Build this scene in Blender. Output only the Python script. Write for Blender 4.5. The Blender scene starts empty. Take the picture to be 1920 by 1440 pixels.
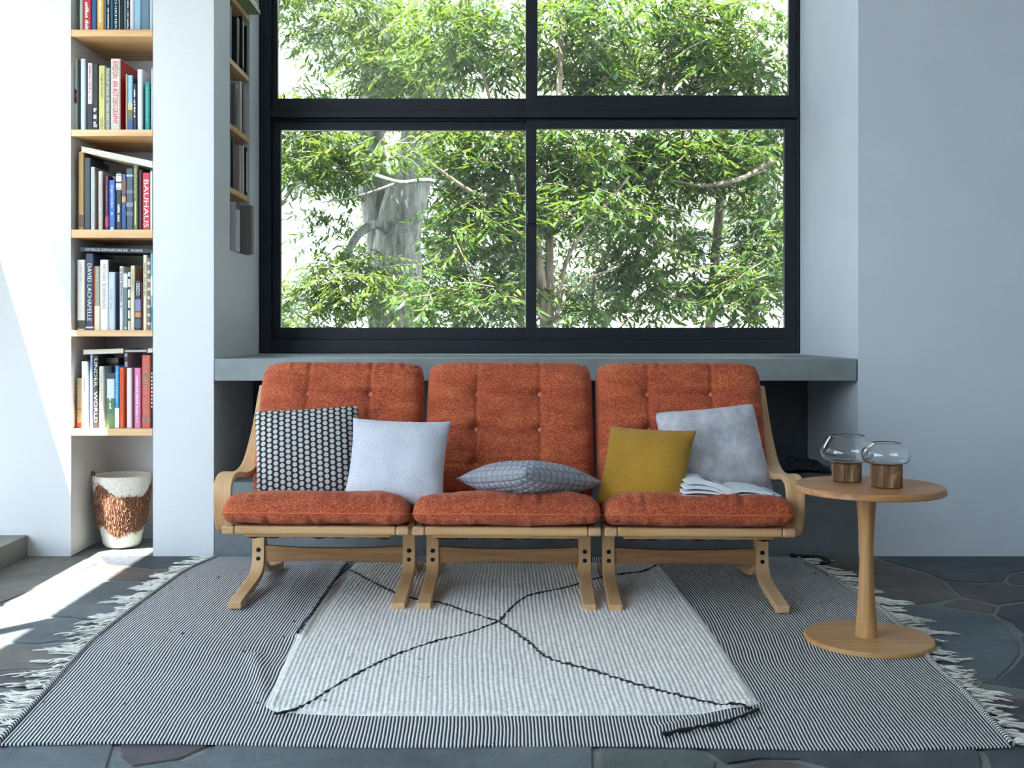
import bpy, math, random
import numpy as np
from mathutils import Vector, Matrix, noise as mnoise
random.seed(7)
np.random.seed(7)
scene = bpy.context.scene
COL = scene.collection

# ------------------------------------------------------------------ camera
cam_d = bpy.data.cameras.new('camera')
cam_d.lens = 39.0
cam_d.sensor_width = 36.0
cam_d.shift_x = 0.015625
cam_d.shift_y = -0.0526
cam_d.clip_start = 0.05
cam_d.clip_end = 300
cam = bpy.data.objects.new('camera', cam_d)
cam.location = (0, 0, 1.0)
cam.rotation_euler = (math.radians(90), 0, 0)
COL.objects.link(cam)
scene.camera = cam
# ------------------------------------------------------------------ world, sun, exposure
world = bpy.data.worlds.new('sky')
scene.world = world
world.use_nodes = True
wn = world.node_tree
bg = wn.nodes['Background']
geo = wn.nodes.new('ShaderNodeTexCoord')
sep = wn.nodes.new('ShaderNodeSeparateXYZ')
rmp = wn.nodes.new('ShaderNodeValToRGB')
wn.links.new(geo.outputs['Generated'], sep.inputs[0])
wn.links.new(sep.outputs['Z'], rmp.inputs[0])
rmp.color_ramp.elements[0].color = (0.80, 0.90, 1.0, 1)
rmp.color_ramp.elements[0].position = 0.0
rmp.color_ramp.elements[1].color = (0.50, 0.72, 1.0, 1)
rmp.color_ramp.elements[1].position = 0.9
wn.links.new(rmp.outputs[0], bg.inputs[0])
bg.inputs[1].default_value = 4.6
sun_d = bpy.data.lights.new('sun', 'SUN')
sun_d.energy = 29.0
sun_d.angle = math.radians(0.6)
sun_d.color = (1.0, 0.95, 0.87)
sun = bpy.data.objects.new('sun', sun_d)
sun.rotation_euler = Vector((-0.305, -0.38, 1.0)).to_track_quat('Z', 'Y').to_euler()
sun.location = (-3, -3, 9)
COL.objects.link(sun)
def portal(loc, rot, sx, sy):
    l = bpy.data.lights.new('portal', 'AREA')
    l.shape = 'RECTANGLE'; l.size = sx; l.size_y = sy
    l.cycles.is_portal = True
    o = bpy.data.objects.new('window_portal', l)
    o.location = loc; o.rotation_euler = rot
    COL.objects.link(o)
R90 = math.radians(90)
portal((-2.30, 1.75, 1.42), (0, -R90, 0), 2.6, 6.4)
portal((0.18, 6.2, 2.1), (-R90, 0, 0), 2.9, 2.6)
scene.view_settings.view_transform = 'Standard'
scene.view_settings.look = 'None'
scene.view_settings.exposure = 0.97
scene.view_settings.gamma = 1.0
scene.view_settings.use_curve_mapping = False
scene.cycles.use_denoising = True
scene.cycles.max_bounces = 10
scene.cycles.diffuse_bounces = 6
scene.cycles.transparent_max_bounces = 12
scene.cycles.sample_clamp_indirect = 6.0

# ------------------------------------------------------------------ helpers
F = 2080.0
def P(px, py, d):
    return ((px - 930) * d / F, d, 1 - (py - 619) * d / F)
def G(px, py, z=0.0):
    d = F * (1 - z) / (py - 619)
    return ((px - 930) * d / F, d)
def s(r, g, b):
    f = lambda v: (v / 255 / 12.92) if v / 255 <= 0.04045 else ((v / 255 + 0.055) / 1.055) ** 2.4
    return (f(r), f(g), f(b), 1)

class M:
    def __init__(self): self.v = []; self.f = []; self.uv = None; self.mi = None
    def box(self, x0, x1, y0, y1, z0, z1):
        b = len(self.v)
        self.v += [(x0,y0,z0),(x1,y0,z0),(x1,y1,z0),(x0,y1,z0),(x0,y0,z1),(x1,y0,z1),(x1,y1,z1),(x0,y1,z1)]
        for q in ((0,3,2,1),(4,5,6,7),(0,1,5,4),(1,2,6,5),(2,3,7,6),(3,0,4,7)):
            self.f.append(tuple(b + i for i in q))
        return self
    def tube(self, pts, r, n=8, cap=True):
        pts = [Vector(p) for p in pts]
        b = len(self.v); k = len(pts)
        rr = r if hasattr(r, '__len__') else [r] * k
        up = Vector((0.13, 0.21, 1)).normalized()
        for i, p in enumerate(pts):
            t = (pts[min(i + 1, k - 1)] - pts[max(i - 1, 0)])
            if t.length < 1e-9: t = Vector((0, 0, 1))
            t.normalize()
            a = t.cross(up)
            if a.length < 0.05: a = t.cross(Vector((1, 0, 0)))
            a.normalize(); c = t.cross(a)
            for j in range(n):
                w = 2 * math.pi * j / n
                self.v.append(tuple(p + (a * math.cos(w) + c * math.sin(w)) * rr[i]))
        for i in range(k - 1):
            for j in range(n):
                j2 = (j + 1) % n
                self.f.append((b + i*n + j, b + (i+1)*n + j, b + (i+1)*n + j2, b + i*n + j2))
        if cap:
            self.f.append(tuple(b + j for j in range(n)))
            self.f.append(tuple(b + (k-1)*n + j for j in reversed(range(n))))
        return self
    def lathe(self, prof, cx=0, cy=0, n=48, fn=None):
        b = len(self.v); k = len(prof)
        for i, (r, z) in enumerate(prof):
            for j in range(n):
                w = 2 * math.pi * j / n
                q = fn(w, z) if fn else 1.0
                self.v.append((cx + r * q * math.cos(w), cy + r * q * math.sin(w), z))
        for i in range(k - 1):
            for j in range(n):
                j2 = (j + 1) % n
                self.f.append((b + i*n + j, b + i*n + j2, b + (i+1)*n + j2, b + (i+1)*n + j))
        return self
    def prism(self, poly, a0, a1, plane='xz'):
        b = len(self.v); n = len(poly)
        for a in (a0, a1):
            for (u, w) in poly:
                self.v.append((u, a, w) if plane == 'xz' else ((a, u, w) if plane == 'yz' else (u, w, a)))
        self.f.append(tuple(b + i for i in range(n)))
        self.f.append(tuple(b + n + i for i in reversed(range(n))))
        for i in range(n):
            j = (i + 1) % n
            self.f.append((b + i, b + n + i, b + n + j, b + j))
        return self
    def strip(self, path, x0, x1, t):
        """bent laminated strip: path in (y,z), cross section x0..x1 by thickness t"""
        pts = [Vector((0, y, z)) for y, z in path]; k = len(pts); b = len(self.v)
        if self.uv is None: self.uv = []
        L = 0
        for i, p in enumerate(pts):
            if i: L += (pts[i] - pts[i-1]).length
            d = (pts[min(i+1, k-1)] - pts[max(i-1, 0)]).normalized()
            nrm = Vector((0, -d.z, d.y)) * (t / 2)
            for x, q in ((x0, 1), (x1, 1), (x1, -1), (x0, -1)):
                w = p + nrm * q
                self.v.append((x, w.y, w.z)); self.uv.append((L, x + q * t * .5))
        for i in range(k - 1):
            for j in range(4):
                j2 = (j + 1) % 4
                self.f.append((b + i*4 + j, b + i*4 + j2, b + (i+1)*4 + j2, b + (i+1)*4 + j))
        self.f.append((b, b+3, b+2, b+1)); e = b + (k-1)*4
        self.f.append((e, e+1, e+2, e+3))
        return self
    def xf(self, mat):
        self.v = [tuple(mat @ Vector(p)) for p in self.v]
        return self

def fix_normals(me):
    import bmesh
    bm = bmesh.new(); bm.from_mesh(me)
    bmesh.ops.recalc_face_normals(bm, faces=bm.faces)
    bm.to_mesh(me); bm.free()

def obj(name, m, mat=None, parent=None, smooth=False, bevel=0, recalc=True, loc=None, seg=2):
    me = bpy.data.meshes.new(name)
    me.from_pydata(m.v, [], m.f)
    if m.uv:
        lay = me.uv_layers.new(name='UVMap')
        vi = np.empty(len(me.loops), dtype=np.int32); me.loops.foreach_get('vertex_index', vi)
        lay.data.foreach_set('uv', np.array(m.uv, dtype=np.float32)[vi].ravel())
    if recalc: fix_normals(me)
    if smooth:
        me.polygons.foreach_set('use_smooth', [True] * len(me.polygons))
    for mm in (mat if isinstance(mat, (list, tuple)) else [mat]):
        if mm: me.materials.append(mm)
    if m.mi: me.polygons.foreach_set('material_index', m.mi)
    me.update()
    o = bpy.data.objects.new(name, me)
    if loc: o.location = loc
    COL.objects.link(o)
    if parent: o.parent = parent
    if bevel:
        b = o.modifiers.new('bevel', 'BEVEL'); b.width = bevel; b.segments = seg; b.limit_method = 'ANGLE'; b.angle_limit = math.radians(40)
        if not smooth:
            for p in me.polygons: p.use_smooth = True
            w = o.modifiers.new('wn', 'WEIGHTED_NORMAL'); w.keep_sharp = True
    return o
def tag(o, label, cat, group=None):
    o['label'] = label; o['category'] = cat
    if group: o['group'] = group
    return o
def thing(name, label, cat, loc=(0,0,0), rz=0, group=None):
    o = bpy.data.objects.new(name, None); COL.objects.link(o)
    o.empty_display_size = .1
    o.location = loc; o.rotation_euler = (0, 0, rz)
    return tag(o, label, cat, group)
def struct(o): o['kind'] = 'structure'; return o

def catmull(pts, n=6):
    pts = [Vector(p) for p in pts]; out = []
    for i in range(len(pts) - 1):
        p0 = pts[max(i-1, 0)]; p1 = pts[i]; p2 = pts[i+1]; p3 = pts[min(i+2, len(pts)-1)]
        for k in range(n):
            t = k / n
            out.append(0.5 * ((2*p1) + (p2-p0)*t + (2*p0-5*p1+4*p2-p3)*t*t + (3*p1-p0-3*p2+p3)*t**3))
    out.append(pts[-1])
    return out

# ------------------------------------------------------------------ materials
class N:
    def __init__(self, name):
        self.m = bpy.data.materials.new(name); self.m.use_nodes = True
        self.t = self.m.node_tree; self.b = self.t.nodes['Principled BSDF']; self.out = self.t.nodes['Material Output']
    def n(self, typ, **kw):
        x = self.t.nodes.new(typ)
        for k, v in kw.items(): setattr(x, k, v)
        return x
    def l(self, a, b): self.t.links.new(a, b)
    def put(self, sock, val):
        if hasattr(val, 'is_linked') or isinstance(val, bpy.types.NodeSocket): self.l(val, sock)
        else: sock.default_value = val
    def math(self, op, a, b=0.0, c=None, clamp=False):
        x = self.n('ShaderNodeMath', operation=op, use_clamp=clamp)
        self.put(x.inputs[0], a); self.put(x.inputs[1], b)
        if c is not None: self.put(x.inputs[2], c)
        return x.outputs[0]
    def coord(self, kind='Object', scale=(1,1,1), rot=(0,0,0)):
        tc = self.n('ShaderNodeTexCoord'); mp = self.n('ShaderNodeMapping')
        mp.inputs['Scale'].default_value = scale; mp.inputs['Rotation'].default_value = rot
        self.l(tc.outputs[kind], mp.inputs[0]); return mp.outputs[0]
    def noise(self, vec, scale=5, detail=4, rough=.55, dist=0.0):
        x = self.n('ShaderNodeTexNoise'); self.l(vec, x.inputs['Vector'])
        x.inputs['Scale'].default_value = scale; x.inputs['Detail'].default_value = detail
        x.inputs['Roughness'].default_value = rough; x.inputs['Distortion'].default_value = dist
        return x.outputs['Fac']
    def ramp(self, fac, stops):
        x = self.n('ShaderNodeValToRGB'); self.put(x.inputs[0], fac)
        el = x.color_ramp.elements
        while len(el) < len(stops): el.new(.5)
        for e, (p, c) in zip(el, stops): e.position = p; e.color = c
        return x.outputs[0]
    def mix(self, fac, a, b, blend='MIX'):
        x = self.n('ShaderNodeMix', data_type='RGBA', blend_type=blend)
        self.put(x.inputs[0], fac); self.put(x.inputs[6], a); self.put(x.inputs[7], b)
        return x.outputs[2]
    def bump(self, h, strength=.3, dist=.01, prev=None):
        x = self.n('ShaderNodeBump'); x.inputs['Strength'].default_value = strength
        x.inputs['Distance'].default_value = dist; self.l(h, x.inputs['Height'])
        if prev is not None: self.l(prev, x.inputs['Normal'])
        return x.outputs[0]
    def set(self, color=None, rough=None, normal=None, **kw):
        if color is not None: self.put(self.b.inputs['Base Color'], color)
        if rough is not None: self.put(self.b.inputs['Roughness'], rough)
        if normal is not None: self.l(normal, self.b.inputs['Normal'])
        for k, v in kw.items(): self.put(self.b.inputs[k], v)
        return self.m
_cache = {}
def plain(rgb, rough=.6, metal=0.0, name='paint'):
    k = (tuple(rgb), rough, metal)
    if k not in _cache:
        n = N(name); v = n.noise(n.coord(), 30, 3)
        col = n.mix(n.math('MULTIPLY', v, .25), rgb, tuple([c * .75 for c in rgb[:3]] + [1]))
        _cache[k] = n.set(col, rough, Metallic=metal)
    return _cache[k]
def m_plaster(name, col, dark):
    n = N(name); co = n.coord()
    a = n.noise(co, 1.3, 5, .6); b = n.noise(co, 60, 3, .5); c = n.noise(n.coord(scale=(1,1,3)), 9, 5, .6, .4)
    base = n.ramp(a, [(.3, dark), (.7, col)])
    nm = n.bump(b, .12, .003); nm = n.bump(c, .18, .008, nm)
    return n.set(base, .75, nm)
PLASTER = m_plaster('white_plaster', (.74,.75,.76,1), (.70,.71,.72,1))
PLASTER_R = m_plaster('trowelled_plaster_shade_tint', (.66,.71,.76,1), (.60,.65,.71,1))  # bluish shade of the right side put into the plaster colour
def m_concrete(name, c1, c2, c3):
    n = N(name); co = n.coord()
    a = n.noise(co, 2.2, 6, .65, .6); b = n.noise(co, 14, 5, .6); f = n.noise(co, 120, 2)
    base = n.ramp(a, [(.25, c1), (.5, c2), (.75, c3)])
    base = n.mix(n.math('MULTIPLY', b, .5), base, c1, 'MULTIPLY')
    nm = n.bump(f, .15, .002); nm = n.bump(b, .2, .004, nm)
    return n.set(base, n.math('MULTIPLY_ADD', a, .3, .4), nm)
CONC = m_concrete('concrete', (.20,.24,.25,1), (.30,.34,.34,1), (.38,.42,.41,1))
CONC_SHADED = m_concrete('shaded_concrete', (.06,.075,.085,1), (.10,.115,.13,1), (.15,.17,.18,1))  # same concrete with the shade under the ledge put into its colour
def m_wood(name, light, mid, dark, axis=0, kind='Object', fine=1.0, rough=.45):
    n = N(name)
    sc = [26.0 * fine] * 3; sc[axis] = 1.3 * fine
    co = n.coord(kind, scale=tuple(sc))
    a = n.noise(co, 1.0, 6, .6, 1.2)
    sc2 = [160.0 * fine] * 3; sc2[axis] = 5 * fine
    b = n.noise(n.coord(kind, scale=tuple(sc2)), 1.0, 3, .6)
    col = n.ramp(a, [(.30, dark), (.48, mid), (.68, light)])
    col = n.mix(n.math('MULTIPLY', b, .35), col, dark)
    nm = n.bump(b, .12, .001)
    return n.set(col, rough, nm)
OAKU = m_wood('ash_strip', s(222,186,140), s(206,166,118), s(176,134,88), 0, 'UV')
OAKX = m_wood('ash_x', s(222,186,136), s(204,164,114), s(172,130,84), 0)
STRX = m_wood('ash_stretcher', s(190,146,98), s(166,122,78), s(132,92,55), 0)
OAKZ = m_wood('ash_z', s(214,176,128), s(196,154,106), s(168,126,82), 2)
ENDG = m_wood('end_grain', s(214,178,138), s(196,158,116), s(170,130,92), 1)
SHELFM = m_wood('pine_shelf', s(240,202,150), s(228,184,130), s(204,152,98), 0)
TABT = m_wood('table_top_oak', s(196,142,92), s(178,124,76), s(146,96,56), 0, fine=.8)
TABB = m_wood('table_base_oak', s(206,160,106), s(192,146,92), s(164,118,70), 0, fine=.8)
TABZ = m_wood('table_column_oak', s(206,160,106), s(190,144,90), s(160,114,68), 2)
FRAME = plain(s(30,36,44), .38, .3, 'black_frame')
def m_fabric(name, c1, c2, c3, scale=260, bump=.35, sheen=.3, stretch=(1,1,1), big=6):
    n = N(name); co = n.coord(scale=stretch)
    a = n.noise(co, scale, 3, .7); b = n.noise(co, big, 4, .6)
    w = n.n('ShaderNodeTexVoronoi'); n.l(co, w.inputs['Vector']); w.inputs['Scale'].default_value = scale * 1.3
    f = n.math('ADD', n.math('MULTIPLY', a, .75), n.math('MULTIPLY', b, .25))
    col = n.ramp(f, [(.36, c1), (.5, c2), (.64, c3)])
    nm = n.bump(w.outputs['Distance'], bump, .0015); nm = n.bump(a, bump, .002, nm)
    return n.set(col, .9, nm, **{'Sheen Weight': sheen, 'Sheen Roughness': .5})
ORANGE = m_fabric('rust_chenille', s(104,36,18), s(164,70,36), s(216,124,78), 210, .35, .08, (.55,1,1.9), 9)
ORPIPE = plain(s(206,104,66), .8, name='rust_piping')
BUTTON = m_fabric('rust_button', s(170,84,56), s(210,116,82), s(234,156,116), 200, .3, .2)
GREYL = m_fabric('pale_grey_wool', s(166,168,178), s(196,198,206), s(220,222,228), 420, .25, .1)
MUST = m_fabric('mustard_linen', s(128,90,14), s(162,120,28), s(186,144,46), 420, .3, .1)
VELV = m_fabric('grey_velvet', s(166,166,172), s(190,190,196), s(212,212,218), 14, .05, .3, big=5)
QUIL = m_fabric('grey_quilt', s(120,122,130), s(146,148,156), s(166,168,176), 500, .2, .1)

def m_dots():
    n = N('dotted_fabric'); co = n.coord('UV')
    sp = n.n('ShaderNodeSeparateXYZ'); n.l(co, sp.inputs[0])
    A, B = 1 / .0232, 1 / .0205
    def cell(off):
        x = n.math('SUBTRACT', n.math('FRACT', n.math('MULTIPLY_ADD', sp.outputs[0], A, off)), .5)
        y = n.math('SUBTRACT', n.math('FRACT', n.math('MULTIPLY_ADD', sp.outputs[1], B, off)), .5)
        x = n.math('MULTIPLY', x, .0232 / .0205)
        return n.math('SQRT', n.math('ADD', n.math('MULTIPLY', x, x), n.math('MULTIPLY', y, y)))
    # two interleaved grids: columns staggered by half a step
    x1 = n.math('SUBTRACT', n.math('FRACT', n.math('MULTIPLY', sp.outputs[0], A/2)), .5)
    x2 = n.math('SUBTRACT', n.math('FRACT', n.math('MULTIPLY_ADD', sp.outputs[0], A/2, .5)), .5)
    y1 = n.math('SUBTRACT', n.math('FRACT', n.math('MULTIPLY', sp.outputs[1], B)), .5)
    y2 = n.math('SUBTRACT', n.math('FRACT', n.math('MULTIPLY_ADD', sp.outputs[1], B, .5)), .5)
    k = 2 * .0232 / .0205
    def ln(x, y):
        x = n.math('MULTIPLY', x, k)
        return n.math('SQRT', n.math('ADD', n.math('MULTIPLY', x, x), n.math('MULTIPLY', y, y)))
    d = n.math('MINIMUM', ln(x1, y1), ln(x2, y2))
    inner = n.math('LESS_THAN', d, .17)
    m = n.math('MULTIPLY', n.math('SUBTRACT', .44, d), 18, clamp=True)
    f = n.noise(n.coord(), 500, 2)
    white = n.mix(n.math('MULTIPLY', inner, .35), s(206,202,196), s(168,165,160))
    col = n.mix(m, s(24,28,36), white)
    col = n.mix(n.math('MULTIPLY', f, .3), col, s(60,60,66))
    return n.set(col, .85, n.bump(m, .35, .002))
DOTS = m_dots()
def m_rug():
    n = N('striped_kilim'); co = n.coord('UV')
    w = n.noise(co, 3.5, 3, .5); w2 = n.noise(co, 55, 2)
    sp = n.n('ShaderNodeSeparateXYZ'); n.l(co, sp.inputs[0])
    u = n.math('ADD', sp.outputs[0], n.math('MULTIPLY', n.math('SUBTRACT', w2, .5), .0022))
    ph = n.math('MULTIPLY', u, 2 * math.pi / .0092)
    st = n.math('SINE', ph)
    vv = n.math('SINE', n.math('MULTIPLY', sp.outputs[1], 2 * math.pi / .006))
    st2 = n.math('ADD', st, n.math('MULTIPLY', vv, .25))
    m = n.math('MULTIPLY_ADD', st2, 1.6, .62, clamp=True)
    fleck = n.math('GREATER_THAN', n.noise(n.coord('UV', scale=(1, .35, 1)), 42, 1), .755)
    m = n.math('MULTIPLY', m, n.math('SUBTRACT', 1.0, fleck))
    fib = n.noise(co, 700, 2)
    wh = n.ramp(fib, [(.3, s(196,196,196)), (.7, s(234,233,230))])
    col = n.mix(m, s(24,27,36), wh)
    nm = n.bump(st, .6, .003); nm = n.bump(vv, .25, .0015, nm)
    return n.set(col, .95, nm)
RUG = m_rug()
def m_pile():
    n = N('cream_wool_pile'); co = n.coord()
    a = n.noise(co, 70, 3, .7); b = n.noise(n.coord(scale=(1,.4,1)), 38, 1)
    fl = n.math('GREATER_THAN', b, .78)
    col = n.ramp(a, [(.3, s(192,188,180)), (.55, s(228,225,219)), (.75, s(242,240,235))])
    col = n.mix(fl, col, s(140,138,134))
    nm = n.bump(n.noise(co, 260, 3, .7), .5, .003)
    return n.set(col, .97, nm, **{'Sheen Weight': .2})
PILE = m_pile()
BLACKW = m_fabric('black_wool', s(12,14,18), s(24,26,32), s(40,42,50), 300, .3, .1)
FRINGE = m_fabric('cream_yarn', s(186,182,170), s(222,219,208), s(240,238,230), 300, .3, .1)
def m_cord():
    n = N('striped_cord'); sp = n.n('ShaderNodeSeparateXYZ'); n.l(n.coord(), sp.inputs[0])
    a = n.math('SINE', n.math('MULTIPLY', n.math('ADD', sp.outputs[1], n.math('MULTIPLY', sp.outputs[0], .8)), 2 * math.pi / .014))
    return n.set(n.mix(n.math('MULTIPLY_ADD', a, 3, .5, clamp=True), s(28,30,38), s(214,213,208)), .9)
CORD = m_cord()
def m_stone(name, c1, c2, c3):
    n = N(name); co = n.coord()
    a = n.noise(co, 3.0, 7, .65, .5); b = n.noise(co, 45, 6, .75); c = n.noise(co, 260, 2)
    col = n.ramp(a, [(.3, c1), (.5, c2), (.72, c3)])
    col = n.mix(.35, col, n.ramp(b, [(.35, (.22,.22,.22,1)), (.65, (1.0,1.0,1.0,1))]), 'MULTIPLY')
    d = n.noise(co, 18, 8, .8, 1.0)
    col = n.mix(.5, col, n.ramp(c, [(.3, (.45,.45,.45,1)), (.7, (1.25,1.25,1.25,1))]), 'MULTIPLY')
    nm = n.bump(c, .5, .003); nm = n.bump(b, .9, .008, nm); nm = n.bump(d, .8, .02, nm)
    return n.set(col, n.math('MULTIPLY_ADD', b, .35, .34), nm)
ST = [m_stone('slate_blue', s(84,98,106), s(112,126,134), s(140,152,156)),
      m_stone('slate_green', s(86,98,96), s(118,130,126), s(148,156,148)),
      m_stone('slate_brown', s(92,84,80), s(120,110,104), s(146,136,126)),
      m_stone('slate_purple', s(76,68,76), s(100,90,98), s(124,114,118)),
      m_stone('slate_dark', s(58,66,74), s(78,88,96), s(104,112,116)),
      m_stone('slate_warm_grey', s(108,106,102), s(136,134,128), s(160,156,150))]
MORTAR = m_stone('mortar', s(120,126,128), s(144,150,150), s(164,168,166))
def m_bark(name, c1, c2, c3):
    n = N(name); a = n.noise(n.coord(scale=(9,9,1.6)), 2.0, 6, .7, .5)
    col = n.ramp(a, [(.3, c1), (.5, c2), (.7, c3)])
    return n.set(col, .9, n.bump(a, .9, .05))
BARK = m_bark('grey_bark', s(70,66,60), s(128,122,112), s(180,172,160))
BARK2 = m_bark('brown_bark', s(84,70,56), s(132,112,92), s(178,156,132))
def m_leaf(name, stops):
    n = N(name); co = n.coord()
    a = n.noise(co, 11, 2, .6); b = n.noise(co, 1.1, 2)
    col = n.ramp(n.math('ADD', n.math('MULTIPLY', a, .7), n.math('MULTIPLY', b, .3)), stops)
    tr = n.n('ShaderNodeBsdfTranslucent'); n.l(n.mix(.5, col, s(170,200,60)), tr.inputs[0])
    mx = n.n('ShaderNodeMixShader'); mx.inputs[0].default_value = .2
    n.set(col, .32)
    n.l(n.b.outputs[0], mx.inputs[1]); n.l(tr.outputs[0], mx.inputs[2]); n.l(mx.outputs[0], n.out.inputs[0])
    return n.m
LEAF = m_leaf('evergreen_leaf', [(.34, s(12,30,10)), (.47, s(32,56,19)), (.58, s(66,88,31)), (.69, s(130,140,62))])
LEAF2 = m_leaf('yellow_leaf', [(.34, s(14,32,12)), (.47, s(38,60,19)), (.58, s(80,94,32)), (.69, s(142,142,64))])
def m_glass_pane():
    n = N('window_glass')
    tr = n.n('ShaderNodeBsdfTransparent'); tr.inputs[0].default_value = (.93,.96,.95,1)
    gl = n.n('ShaderNodeBsdfGlossy'); gl.inputs['Roughness'].default_value = 0.0
    fr = n.n('ShaderNodeFresnel'); fr.inputs[0].default_value = 1.5
    mx = n.n('ShaderNodeMixShader')
    n.l(n.math('MULTIPLY', fr.outputs[0], 1.35, clamp=True), mx.inputs[0])
    n.l(tr.outputs[0], mx.inputs[1]); n.l(gl.outputs[0], mx.inputs[2]); n.l(mx.outputs[0], n.out.inputs[0])
    return n.m
GLASSP = m_glass_pane()
n = N('clear_glass'); CLEAR = n.set((.97,.99,1,1), 0.0, **{'Transmission Weight': 1.0, 'IOR': 1.46})
PAGES = None
def m_pages(axis=2):
    n = N('page_edges'); sc = [6, 6, 6]; sc[axis] = 900
    a = n.noise(n.coord(scale=tuple(sc)), 1.0, 2)
    return n.set(n.ramp(a, [(.35, s(196,190,176)), (.65, s(238,234,224))]), .8)
PAGES = m_pages(0); PAGES_Z = m_pages(2)
BOLT = plain(s(38,40,48), .35, .8, 'dark_bolt')

# ------------------------------------------------------------------ room shell
XL, XR, YB, ZC = -2.25, 4.3, -3.0, 3.6
Y0 = 4.906            # wall plane
YW = 5.84             # window plane
NX0, NX1 = -1.880, -1.517   # book niche
RX0, RX1 = -1.248, 1.602    # window recess
wb = M()
wb.box(XL - .5, NX0, Y0, 5.5, 0, ZC)
wb.box(NX0, NX1, 5.354, 5.5, 0, ZC)
wb.box(NX1, RX0, Y0, 6.0, 0, 1.375)
wb.box(NX1, RX0, Y0, 5.20, 1.375, ZC)
wb.box(NX1, -1.492, 5.20, 5.62, 1.375, ZC)
wb.box(NX1, RX0, 5.62, 6.0, 1.375, ZC)
wb.box(RX0, RX1, 5.73, 6.0, 0, .876)
wb.box(RX0, RX1, YW - .05, 6.0, 3.38, ZC)
struct(obj('wall_back', wb, PLASTER))
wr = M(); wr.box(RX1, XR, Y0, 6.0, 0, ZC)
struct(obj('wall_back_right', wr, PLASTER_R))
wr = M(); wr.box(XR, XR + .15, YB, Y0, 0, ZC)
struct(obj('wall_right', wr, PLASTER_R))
# left wall: sill curb, added sun-blocking slab, band above, posts
wl = M()
wl.box(XL - .14, XL, YB, Y0, 2.72, ZC)
wl.box(XL - .14, XL, YB, -1.4, .094, 2.72)
wl.box(XL - .14, XL, -1.4, 1.6, .094, .75)
wlo = struct(obj('wall_left', wl, PLASTER))
obj('sun_blocker_slab', M().box(XL - .55, XL, YB, Y0 + .3, 1.44, 1.50), CONC, wlo)  # unseen slab added to keep sun out of the lower opening
for y in (2.896, 1.2, -.6):
    obj('post', M().box(XL - .05, XL, y - .03, y + .03, .094, 2.72), FRAME, wlo)
struct(obj('trim_3', M().box(XL - .14, -2.07, YB, Y0, -.02, .094), m_concrete('curb_concrete', (.20,.20,.17,1), (.28,.27,.23,1), (.36,.34,.29,1)), bevel=.004))
wf = M()
wf.box(XL, XR + .15, YB - .15, YB, 0, ZC)
struct(obj('wall_front', wf, PLASTER))
struct(obj('ceiling', M().box(XL - .14, XR + .15, YB - .15, 6.0, ZC, ZC + .2), PLASTER))
# concrete recess pieces
struct(obj('trim_1', M().box(RX0, RX1, Y0 + .003, 5.73, -.02, .327), m_concrete('shaded_bench_concrete', (.13,.15,.16,1), (.21,.24,.25,1), (.28,.31,.31,1)), bevel=.003))  # bench shade partly put into the colour, darker than the ledge
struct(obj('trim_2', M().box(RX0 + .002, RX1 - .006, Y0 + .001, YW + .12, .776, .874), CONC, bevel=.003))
struct(obj('wall_recess', M().box(RX0, RX1, 5.70, 5.73, .327, .776), CONC_SHADED))
struct(obj('sky_blocker_wall', M().box(-4.2, -4.0, 2.4, 9, -.1, 4.2), CONC))  # unseen wall added outside to hold sky light off the left pillar
struct(obj('ground', M().box(-40, 40, 6.0, 60, -.5, -.3), ST[1]))
struct(obj('ground_side', M().box(-40, XL - .14, -40, 6.0, -.5, -.1), MORTAR))

# ------------------------------------------------------------------ floor with flagstones
floor = struct(obj('floor', M().box(XL, XR, YB, Y0 + .5, -.06, -.0045), MORTAR))
def stone(poly, mat, z=0.0):
    cx = sum(p[0] for p in poly) / len(poly); cy = sum(p[1] for p in poly) / len(poly)
    pts = []
    n = len(poly)
    for i in range(n):
        a, b = poly[i], poly[(i + 1) % n]
        L = math.hypot(b[0]-a[0], b[1]-a[1]); k = max(1, min(4, int(L / .09)))
        for j in range(k):
            t = j / k
            x = a[0] + (b[0]-a[0])*t; y = a[1] + (b[1]-a[1])*t
            q = mnoise.noise(Vector((x*9, y*9, 3))) * .008
            pts.append((x + q, y - q))
    m = M(); k = len(pts)
    def ring(sh, zz):
        for (x, y) in pts:
            d = math.hypot(x-cx, y-cy) + 1e-6
            f = max(.2, 1 - sh / d)
            m.v.append((cx + (x-cx)*f, cy + (y-cy)*f, zz))
    ring(.002, -.010); ring(.003, z - .003); ring(.007, z)
    for r in range(2):
        for i in range(k):
            j = (i+1) % k
            m.f.append((r*k+i, r*k+j, (r+1)*k+j, (r+1)*k+i))
    m.f.append(tuple(2*k + i for i in range(k)))
    obj('flagstone', m, mat, floor)
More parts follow.
